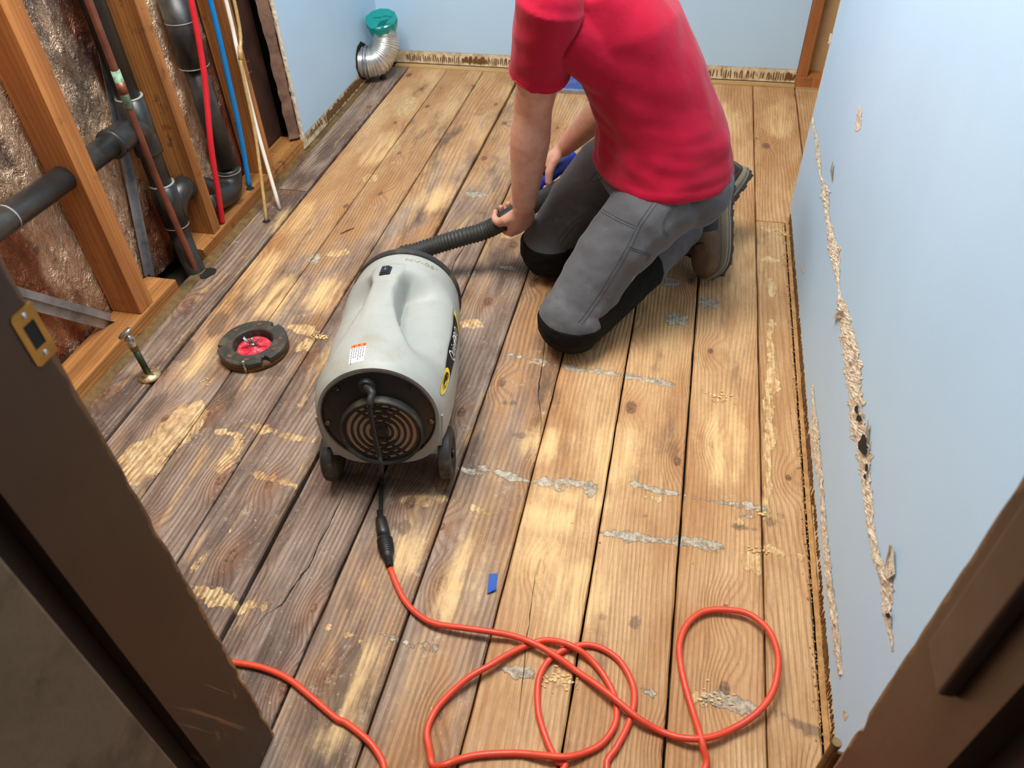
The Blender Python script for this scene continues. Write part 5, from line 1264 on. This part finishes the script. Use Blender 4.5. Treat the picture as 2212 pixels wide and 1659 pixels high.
# neck and head
gz = V((-.62, .12, -.72)).normalized(); HC = NB + V((-.085, -.005, .125))
hl = V((0, 0, 1)).cross(gz).normalized(); hu = gz.cross(hl)
H = lambda x, y, z: HC + hl * x + gz * y + hu * z
tube(bm, [NB + V((.015, 0, -.05)), NB, H(0, -.035, -.06), H(0, -.02, 0)], [.066, .058, .055, .05], 20)
HM = basis((0, 0, 0), hl, gz, hu)
ball(bm, H(0, -.008, .022), (.074, .092, .088), HM, 4); ball(bm, H(0, .022, -.035), (.060, .066, .072), HM, 4)
ball(bm, H(0, .048, -.085), (.036, .034, .028), HM, 3); ball(bm, H(0, .066, .012), (.054, .022, .020), HM, 3)
tube(bm, [H(0, .082, .008), H(0, .096, -.016), H(0, .106, -.034)], [.009, .0105, .0135], 12); ball(bm, H(0, .103, -.037), (.0150, .012, .010), HM)
for s in (1, -1):
    ball(bm, H(.010 * s, .097, -.039), .0075); ball(bm, H(.078 * s, -.010, -.008), (.009, .020, .031), HM, 3); ball(bm, H(.038 * s, .066, -.028), (.020, .018, .020), HM, 3)
ball(bm, H(0, .088, -.064), (.022, .011, .006), HM, 3); ball(bm, H(0, .086, -.073), (.020, .011, .006), HM, 3)
# arms
def arm(S, E, Wr, up, k=1.0):
    m1 = S.lerp(E, .45); m2 = E.lerp(Wr, .30); m3 = E.lerp(Wr, .70)
    tube(bm, [S + (S - E).normalized() * 0.0, m1, E.lerp(S, .12), E, m2, m3, Wr], [(.056 * k, .056 * k), (.0535 * k, .052 * k), (.047 * k, .046 * k), (.046 * k, .045 * k), (.0515 * k, .048 * k), (.041 * k, .038 * k), (.031 * k, .027 * k)], 22, up=up)
    ball(bm, S, .060 * k, sub=3); ball(bm, E, .0465 * k, sub=3)
arm(LS, LE, LW, hx); arm(RS, RE, RW, rx, .95)
tube(bm, [LS, LS.lerp(NB, .6), NB + V((0, 0, -.05))], [.055, .062, .05], 16); tube(bm, [RS, RS.lerp(NB, .6), NB + V((0, 0, -.05))], [.055, .062, .05], 16)
hand(bm, LW, hx, ly, lz, 0.0275, LE.lerp(LW, .8)); hand(bm, RW, rx, ry, rz, 0.0205, RE.lerp(RW, .8))
# legs inside the trousers
for h_, k_, a_ in ((LH, LK, LA), (RH, RK, RA)):
    tube(bm, [h_, h_.lerp(k_, .5), k_, k_.lerp(a_, .4), a_], [.075, .068, .055, .05, .04], 18); ball(bm, k_, .056, sub=3)
PT = thing('person', 'person kneeling in red t-shirt and grey work trousers holding a hose', 'person', (-.15, 1.75, 0))
body = hang(mkobj('body', remesh(bm, 0.0034, 4), M_SKIN, None, True), PT)
# face details and hair
for s in (1, -1):
    bm = bmesh.new(); ball(bm, H(.031 * s, .074, -.006), .0118, sub=3); ey = hang(obj('eye', bm, M_EYE, None, True), PT)
    bm = bmesh.new(); ball(bm, H(.031 * s, .0835, -.008), .0048, sub=2); sub(obj('iris', bm, M_IRIS, None, True), ey)
    bm = bmesh.new(); tube(bm, [H(.014 * s, .089, .012), H(.030 * s, .087, .017), H(.048 * s, .072, .012)], [.0022, .0032, .0018], 8); hang(obj('eyebrow', bm, M_HAIR, None, True), PT)
bm = bmesh.new(); tube(bm, [H(-.020, .088, -.068), H(0, .0985, -.0675), H(.020, .088, -.068)], [(.001, .002), (.004, .005), (.001, .002)], 10); hang(obj('lips', bm, M_LIP, None, True), PT)
bm = bmesh.new(); ball(bm, H(0, -.018, .034), (.081, .092, .088), HM, 5)
for v in list(bm.verts):
    q = HM.inverted() @ (v.co - HC)
    if q.y > .045 + .25 * (q.z - .05) * (1 if q.z > .03 else 3) or q.z < -.055 or (q.z < -.02 and q.y > -.015): bm.verts.remove(v)
for v in bm.verts: v.co += (v.co - HC).normalized() * (.004 * noise.noise(v.co * 60) + .003 * noise.noise(v.co * 160))
hang(obj('hair', bm, M_HAIR, None, True), PT)

# --- t-shirt
bm = bmesh.new()
cl = (LS - RS).normalized()
secs = [(-.042, 1.792, .383, .158, .186, l_), (-.042, 1.793, .405, .157, .184, l_), (-.054, 1.797, .49, .145, .170, l_), (-.085, 1.800, .555, .139, .166, l_.lerp(cl, .2)), (-.112, 1.803, .61, .138, .172, l_.lerp(cl, .4)), (-.160, 1.808, .70, .132, .182, l_.lerp(cl, .7)), (-.202, 1.812, .77, .112, .175, cl), (-.236, 1.815, .815, .078, .105, cl), (-.252, 1.815, .835, .066, .074, cl)]
rings_ = []; N = 48
for (x, y, z, a, b, lat) in secs:
    lat = lat.normalized(); fw = lat.cross(V((0, 0, 1))).normalized(); fw = fw if fw.dot(f_) > 0 else -fw
    tiltv = sstep(.42, .80, z) * 0.42
    fdir = (fw * math.cos(tiltv) - V((0, 0, 1)) * math.sin(tiltv)).normalized()
    rr = []
    for k in range(N):
        q = 2 * PI * k / N; c, s = math.cos(q), math.sin(q)
        e = 1.0 / (abs(c) ** 2.3 + abs(s) ** 2.3) ** (1 / 2.3)
        rr.append(bm.verts.new(V((x, y, z)) + fdir * (a * c * e) + lat * (b * s * e)))
    rings_.append(rr)
for a, b in zip(rings_[:-1], rings_[1:]):
    for k in range(N): bm.faces.new((a[k], a[(k + 1) % N], b[(k + 1) % N], b[k]))
bm.faces.new(list(reversed(rings_[0]))); bm.faces.new(rings_[-1])
for S in (LS, RS): tube(bm, [S, S.lerp(NB, .55) + V((0, 0, -.004)), NB + V((0, 0, -.045))], [(.066, .066), (.074, .074), (.060, .060)], 20)
tube(bm, [LS + V((.03, .03, -.05)), V((-.15, 1.72, .66))], [.07, .09], 20)
me = remesh(bm, 0.0055, 5)
def normals(me): 
    a = np.zeros(len(me.vertices) * 3, dtype=np.float32); me.vertices.foreach_get('normal', a); return a.reshape(-1, 3)
nr = normals(me)
for i, v in enumerate(me.vertices):
    p = v.co; lat = p.dot(l_); fr = p.dot(f_)
    wst = sstep(.66, .45, p.z)
    up_ = noise.noise(V((lat * 17 + fr * 9, fr * 13 - lat * 5, p.z * 3.2 + fr * 2)))
    d = .0050 * up_ * (0.5 + wst) * sstep(.385, .43, p.z)
    d += .0045 * wst * noise.noise(V((p.x * 9, p.y * 9, p.z * 34 + lat * 12))) * sstep(.385, .41, p.z)
    # pull lines from the armpit across the back
    d += .0045 * noise.noise(V(((p.z + lat * .9) * 16, fr * 4, 3.1))) * sstep(.5, .66, p.z)
    d += .003 * noise.noise(V((p.x * 24, p.y * 24, p.z * 14)))
    if p.z < .410: d += .0030 * sstep(.410, .400, p.z)          # turned hem
    v.co = p + V(nr[i].tolist()) * d
shirt = hang(mkobj('t_shirt', me, M_SHIRT, None, True), PT)
# sleeves, set in over the shoulder
def sleeve(S, E, t, r0, r1):
    bm = bmesh.new(); d = (E - S).normalized(); e = S + (E - S) * t
    tube(bm, [S - d * .03 + (NB - S) * .10, S - d * .015, S.lerp(e, .35), S.lerp(e, .7), e], [.058, .073, (r0 + .002), (r0 + r1) / 2, r1], 32)
    ball(bm, S + V((0, 0, .004)), .071, sub=3)
    me = remesh(bm, .0048, 3); nr = normals(me)
    for i, v in enumerate(me.vertices):
        p = v.co; k = (p - S).dot(d)
        v.co = p + V(nr[i].tolist()) * (.0032 * noise.noise(V((p.x * 14, p.y * 14, p.z * 26))) + .0022 * noise.noise(V((p.x * 34, p.y * 34, p.z * 18))) + (.0016 if k > (e - S).length - .018 else 0))
    return hang(mkobj('sleeve', me, M_SHIRT, None, True), PT)
SL = [sleeve(LS, LE, .60, .0705, .0670), sleeve(RS, RE, .60, .068, .064)]
# the rolled edges of sleeve and hem
d_ = (LE - LS).normalized(); eL = LS + (LE - LS) * .60
for S, E, r in ((LS, LE, .0672), (RS, RE, .0642)):
    d_ = (E - S).normalized(); e = S + (E - S) * .60; fr4 = zbasis(e, d_)
    bm = bmesh.new(); tube(bm, [fr4 @ V((r * math.cos(2 * PI * k / 36), r * math.sin(2 * PI * k / 36), -.004 + .002 * math.sin(6 * PI * k / 36))) for k in range(37)], (0.0028), 8); sub(obj('sleeve_hem', bm, M_SHIRT, None, True), SL[0 if S is LS else 1])

# --- trousers
bm = bmesh.new()
tube(bm, [(-.046, 1.795, .440), (-.044, 1.796, .40), (-.040, 1.797, .34), (-.045, 1.80, .29)], [(.132, .150), (.144, .166), (.148, .176), (.10, .13)], 32, up=f_)
for S, k in ((LH, 1), (RH, -1)): ball(bm, S - f_ * .058 + V((0, 0, -.025)), (.098, .098, .104), sub=3)
def leg(h_, k_, a_):
    kd = (h_ - k_).normalized()
    o1 = V((-.010, .004, .012)); tube(bm, [h_ + V((0, 0, -.03)), h_.lerp(k_, .3) + o1 * .6, h_.lerp(k_, .6) + o1 * 1.3, h_.lerp(k_, .85) + o1 * .8, k_], [(.098, .098), (.095, .095), (.083, .083), (.078, .078), (.080, .080)], 26)
    ball(bm, k_ + V((0, 0, .001)), (.086, .086, .0865), sub=4)
    sd = (a_ - k_).normalized()
    tube(bm, [k_, k_.lerp(a_, .25), k_.lerp(a_, .5), k_.lerp(a_, .75), a_], [(.080, .080), (.077, .079), (.077, .079), (.072, .072), (.066, .064)], 24, up=V((0, 0, 1)))
leg(LH, LK, LA); leg(RH, RK, RA)
me = remesh(bm, 0.0056, 6); nr = normals(me)
for i, v in enumerate(me.vertices):
    p = v.co; d = 0.0
    for (h_, k_, a_) in ((LH, LK, LA), (RH, RK, RA)):
        ax_ = (h_ - k_); t = (p - k_).dot(ax_) / ax_.length_squared; q = (p - (k_ + ax_ * max(0, min(1, t)))).length
        if q < .14 and p.z > .13: d += .0042 * noise.noise(V((t * 9, (p - k_).dot(l_) * 14, p.dot(f_) * 9))) * sstep(.14, .10, q)
        ax2 = (a_ - k_); t2 = (p - k_).dot(ax2) / ax2.length_squared; q2 = (p - (k_ + ax2 * max(0, min(1, t2)))).length
        if q2 < .12 and t2 > .05: d += .0060 * noise.noise(V((t2 * 13 + p.z * 8, p.dot(l_) * 9, p.z * 10))) * sstep(.05, .3, t2)
    # creases gathering at the hip
    d += .0034 * noise.noise(V((p.z * 22 + p.dot(f_) * 14, p.dot(l_) * 8, 2.2))) * sstep(.24, .36, p.z)
    d += .0016 * noise.noise(p * 40)
    v.co = p + V(nr[i].tolist()) * d
    if v.co.z < .0012: v.co.z = .0012
# cut the black knee reinforcement out of the cloth along clean planes
bm = bmesh.new(); bm.from_mesh(me)
def near_leg(c, k_, a_, r, t0, t1):
    ax2 = a_ - k_; t = (c - k_).dot(ax2) / ax2.length_squared; q = (c - (k_ + ax2 * max(-.4, min(1.2, t)))).length
    return t0 <= t <= t1 and q < r
for (h_, k_, a_, zc) in ((LH, LK, LA, .104), (RH, RK, RA, .126)):
    sel = [f for f in bm.faces if near_leg(f.calc_center_median(), k_, a_, .13, -.5, .80)]
    geom = sel + list({e for f in sel for e in f.edges}) + list({v for f in sel for v in f.verts})
    pn = V((.10, .05, 1)).normalized() if k_ is LK else V((0.0, -.10, 1)).normalized()
    bmesh.ops.bisect_plane(bm, geom=geom, plane_co=k_ + V((0, 0, zc - k_.z)), plane_no=pn, dist=1e-6)
    sel = [f for f in bm.faces if near_leg(f.calc_center_median(), k_, a_, .13, -.5, .80)]
    geom = sel + list({e for f in sel for e in f.edges}) + list({v for f in sel for v in f.verts})
    bmesh.ops.bisect_plane(bm, geom=geom, plane_co=k_.lerp(a_, .62), plane_no=(a_ - k_).normalized() + V((0, 0, -.35)), dist=1e-6)
black = []
for f in bm.faces:
    c = f.calc_center_median()
    for (k_, a_, zc) in ((LK, LA, .104), (RK, RA, .126)):
        pn = V((.10, .05, 1)).normalized() if k_ is LK else V((0.0, -.10, 1)).normalized()
        if near_leg(c, k_, a_, .125, -.5, .80) and (c - (k_ + V((0, 0, zc - k_.z)))).dot(pn) < 0 and (c - k_.lerp(a_, .62)).dot((a_ - k_).normalized() + V((0, 0, -.35))) < 0:
            black.append(f); f.material_index = 1 if k_ is LK else 2; break
whole = bpy.data.meshes.new('whole'); bm.to_mesh(whole)
KP = []
for idx, nm in ((1, 'knee_patch'), (2, 'knee_patch')):
    b2 = bmesh.new(); b2.from_mesh(whole)
    bmesh.ops.delete(b2, geom=[f for f in b2.faces if f.material_index != idx], context='FACES')
    for f in b2.faces: f.material_index = 0
    b2.normal_update()
    for v in b2.verts:
        if not v.is_boundary: v.co += v.normal * (.002 + .003 * noise.noise(V((v.co.x * 40, v.co.y * 40, v.co.z * 70))))
        if v.co.z < .0008: v.co.z = .0008
    kp = hang(obj(nm, b2, M_KNEE, None, True, recalc=False), PT); KP.append(kp)
bmesh.ops.delete(bm, geom=[f for f in bm.faces if f.material_index != 0], context='FACES')
pants = hang(obj('trousers', bm, M_PANTS, None, True, recalc=False), PT)
for kp in KP: sub(kp, pants)
# the reinforcement goes on round the shin, up to the crease behind the knee
for k_, a_ in ((LK, LA), (RK, RA)):
    bm = bmesh.new(); n = 46; P = [k_.lerp(a_, .03 + .53 * i / n) for i in range(n + 1)]
    tube(bm, P, [(.0845 - .003 * i / n, .0855 - .003 * i / n) for i in range(n + 1)], 48, up=V((0, 0, 1)))
    bm.normal_update()
    for v in bm.verts:
        v.co += v.normal * (.0035 * noise.noise(V((v.co.x * 26, v.co.y * 26, v.co.z * 44))))
        if v.co.z < .0008: v.co.z = .0008
    sub(hang(obj('shin_patch', bm, M_KNEE, None, True), PT), pants)
bv = BVHTree.FromPolygons([v.co.copy() for v in whole.vertices], [tuple(p.vertices) for p in whole.polygons])
def on_cloth(px, py, off=0.001):
    d = (CAMROT @ V((px - CX, py - CY, FPX))).normalized(); h = bv.ray_cast(CAMPOS, d)
    return (h[0] + h[1] * off) if h[0] is not None else None
def seam(pts_, r=0.0016, mat=None, dbl=0.0, name='seam'):
    dense = []
    for (x0, y0), (x1, y1) in zip(pts_[:-1], pts_[1:]):
        n = max(2, int(math.hypot(x1 - x0, y1 - y0) / 6))
        for k in range(n): dense.append((x0 + (x1 - x0) * k / n, y0 + (y1 - y0) * k / n))
    dense.append(pts_[-1])
    for o_ in ((0,) if not dbl else (-dbl, dbl)):
        P = []
        for i, (x, y) in enumerate(dense):
            a = dense[max(0, i - 1)]; b = dense[min(len(dense) - 1, i + 1)]; dx, dy = b[0] - a[0], b[1] - a[1]; L = math.hypot(dx, dy) or 1
            q = on_cloth(x - dy / L * o_, y + dx / L * o_, 0.0004)
            if q is not None: P.append(q)
        if len(P) > 2:
            bm = bmesh.new(); tube(bm, P, r, 6); sub(obj(name, bm, mat or M_STITCH, None, True), pants)
seam([(1421, 430), (1380, 487), (1361, 528), (1332, 578), (1301, 629), (1269, 677), (1253, 699)], 0.0009, None, 4)
seam([(1269, 433), (1301, 455), (1335, 474), (1370, 490)], 0.0009, None, 3)
seam([(1370, 373), (1380, 392), (1399, 404), (1415, 417), (1422, 430)], 0.0009, M_SEAM, 0)
seam([(1272, 392), (1285, 374), (1313, 360)], 0.0009); seam([(1278, 394), (1304, 383), (1317, 370)], 0.0009)
seam([(1259, 468), (1231, 490), (1215, 512), (1206, 528)], 0.0009, None, 4)
seam([(1465, 439), (1443, 461), (1432, 483), (1434, 499), (1443, 509)], 0.0009, None, 2)
seam([(1424, 427), (1475, 431), (1506, 417), (1540, 390)], 0.0009, None, 2)
seam([(1358, 534), (1405, 550), (1396, 563)], 0.0009, None, 2)
seam([(1456, 388), (1443, 427)], 0.0009, None, 2); seam([(1484, 392), (1475, 430)], 0.0009); seam([(1484, 393), (1551, 404)], 0.0009)
bm = bmesh.new(); A = [on_cloth(x, y, .003) for x, y in ((1541, 338), (1550, 338), (1552, 368), (1543, 368))]
if all(a is not None for a in A):
    bm.faces.new([bm.verts.new(a) for a in A]); bmesh.ops.solidify(bm, geom=bm.faces[:], thickness=.002); sub(obj('belt_loop', bm, M_PANTS, None, False), pants)

# --- boots
M_LINE = simple('midsole_line', (104, 92, 84), 0.8)
def boot(T0, D, N):
    X = V(D).normalized(); Nn = V(N); Nn = (Nn - X * Nn.dot(X)).normalized(); Z = -Nn; Y = Z.cross(X)
    O = V(T0) - X * .292; M = basis(O, X, Y, Z)
    wtab = [(0, .020), (.008, .029), (.03, .036), (.07, .037), (.11, .038), (.16, .044), (.21, .049), (.25, .047), (.275, .036), (.288, .021), (.293, .008)]
    htab = [(0, .060), (.008, .082), (.03, .115), (.06, .132), (.10, .122), (.14, .104), (.18, .088), (.22, .078), (.25, .071), (.275, .058), (.288, .044), (.293, .034)]
    def outline(off, x0=0.0, x1=.293):
        up_ = []; n = 30
        for k in range(n + 1):
            x = x0 + (x1 - x0) * (0.5 - 0.5 * math.cos(PI * k / n)); w_ = lerp_list(x, wtab) + off
            up_.append((x + (off if k == n else (-off if k == 0 else 0)), w_ * (1.05 if x > .12 else 1)))
        return up_
    def slab(name, z0, z1, off, mat, bulge=0.0):
        bm = bmesh.new(); o_ = outline(off); loop = [(x, y) for x, y in o_] + [(x, -y) for x, y in reversed(o_)]
        cx_ = .146; rows_ = []
        for zz, sc in ((z0, 1.0), (z0 + (z1 - z0) * .5, 1.0 + bulge), (z1, 1.0)):
            rows_.append([bm.verts.new(M @ V((cx_ + (x - cx_) * sc, y * sc, zz + (.014 * max(0, (x - .24) / .05) ** 2)))) for x, y in loop])
        n = len(loop)
        for a, b in zip(rows_[:-1], rows_[1:]):
            for k in range(n): bm.faces.new((a[k], a[(k + 1) % n], b[(k + 1) % n], b[k]))
        bm.faces.new(list(reversed(rows_[0]))); bm.faces.new(rows_[-1])
        return hang(sharp(obj(name, bm, mat, None, True), 40), PT)
    bm = bmesh.new(); rows_ = []; NS = 28
    for k in range(26):
        x = .293 * (0.5 - 0.5 * math.cos(PI * k / 25)); w_ = lerp_list(x, wtab); h_ = lerp_list(x, htab)
        zb = .022 + .014 * max(0, (x - .24) / .05) ** 2
        rr = []
        for j in range(NS):
            q = 2 * PI * j / NS; c, s = math.cos(q), math.sin(q); e = 1 / (abs(c) ** 2.6 + abs(s) ** 2.6) ** (1 / 2.6)
            hh = (h_ - .022) / 2; rr.append(bm.verts.new(M @ V((x, w_ * c * e * (1 - .22 * max(0, s)), zb + hh + hh * s * e))))
        rows_.append(rr)
    for a, b in zip(rows_[:-1], rows_[1:]):
        for j in range(NS): bm.faces.new((a[j], a[(j + 1) % NS], b[(j + 1) % NS], b[j]))
    bm.faces.new(list(reversed(rows_[0]))); bm.faces.new(rows_[-1])
    tube(bm, [M @ V((.062, 0, .06)), M @ V((.058, 0, .11)), M @ V((.052, 0, .165))], [(.052, .036), (.050, .037), (.050, .039)], 22, up=X)
    me_ = remesh(bm, .0042, 4); b = bmesh.new(); b.from_mesh(me_); inv = M.inverted()
    cuts = [((.142, 0, 0), (1, 0, -.35)), ((.0, 0, .040), (-.12, 0, 1)), ((.016, 0, 0), (1, 0, .1))]
    for co, no in cuts: bmesh.ops.bisect_plane(b, geom=b.faces[:] + b.edges[:] + b.verts[:], plane_co=M @ V(co), plane_no=M.to_3x3() @ V(no), dist=1e-6)
    b.to_mesh(me_)
    def part(name, cond, mat, off=0.0):
        c = bmesh.new(); c.from_mesh(me_)
        bmesh.ops.delete(c, geom=[f for f in c.faces if not cond(inv @ f.calc_center_median())], context='FACES')
        return hang(obj(name, c, mat, None, True, recalc=False), PT)
    isn = lambda p: (p.x - .142 - .35 * p.z < 0) and (p.z - .040 - .12 * p.x > 0) and (p.x - .016 + .1 * p.z > 0)
    up_o = part('boot', lambda p: not isn(p), M_LEATHER); sub(part('boot_collar', isn, M_NAVY), up_o)
    sub(slab('boot_midsole', .008, .027, .004, M_MID, .012), up_o)
    sub(slab('boot_outsole', .001, .010, .005, M_SOLE), up_o)
    bm = bmesh.new()
    for k in range(9):
        x = .012 + k * .033; w_ = lerp_list(x, wtab) + .006
        for s in (1, -1): box(bm, (x - .010, s * w_ - .010, -.003 + .014 * max(0, (x - .24) / .05) ** 2), (x + .010, s * w_ + .0015, .010 + .014 * max(0, (x - .24) / .05) ** 2), .0015, 1, M)
    lg = sub(obj('boot_lugs', bm, M_SOLE), up_o); lg['kind'] = 'stuff'
    bm = bmesh.new()
    for k in range(4):
        x = .135 + k * .022; h_ = lerp_list(x, htab); w_ = lerp_list(x, wtab)
        tube(bm, [M @ V((x, -w_ * .62, h_ * .80)), M @ V((x + .004, -w_ * .25, h_ + .001)), M @ V((x, w_ * .25, h_ + .001)), M @ V((x + .003, w_ * .62, h_ * .80))], .0024, 8)
        for s in (1, -1): ball(bm, M @ V((x, s * w_ * .66, h_ * .77)), .0045, sub=2)
    lc = sub(obj('boot_laces', bm, M_LACE, None, True), up_o); lc['kind'] = 'stuff'
    bm = bmesh.new(); o_ = outline(.0062)
    tube(bm, [M @ V((x, y, .0205 + .014 * max(0, (x - .24) / .05) ** 2)) for x, y in o_], .0014, 6); tube(bm, [M @ V((x, -y, .0205 + .014 * max(0, (x - .24) / .05) ** 2)) for x, y in o_], .0014, 6)
    sub(obj('midsole_line', bm, M_LINE, None, True), up_o)
boot((.138, 1.868, .012), (.010, -.160, -.205), (.70, .64, -.45))
boot((.050, 1.965, .012), (-.125, -.125, -.185), (.80, .22, -.64))
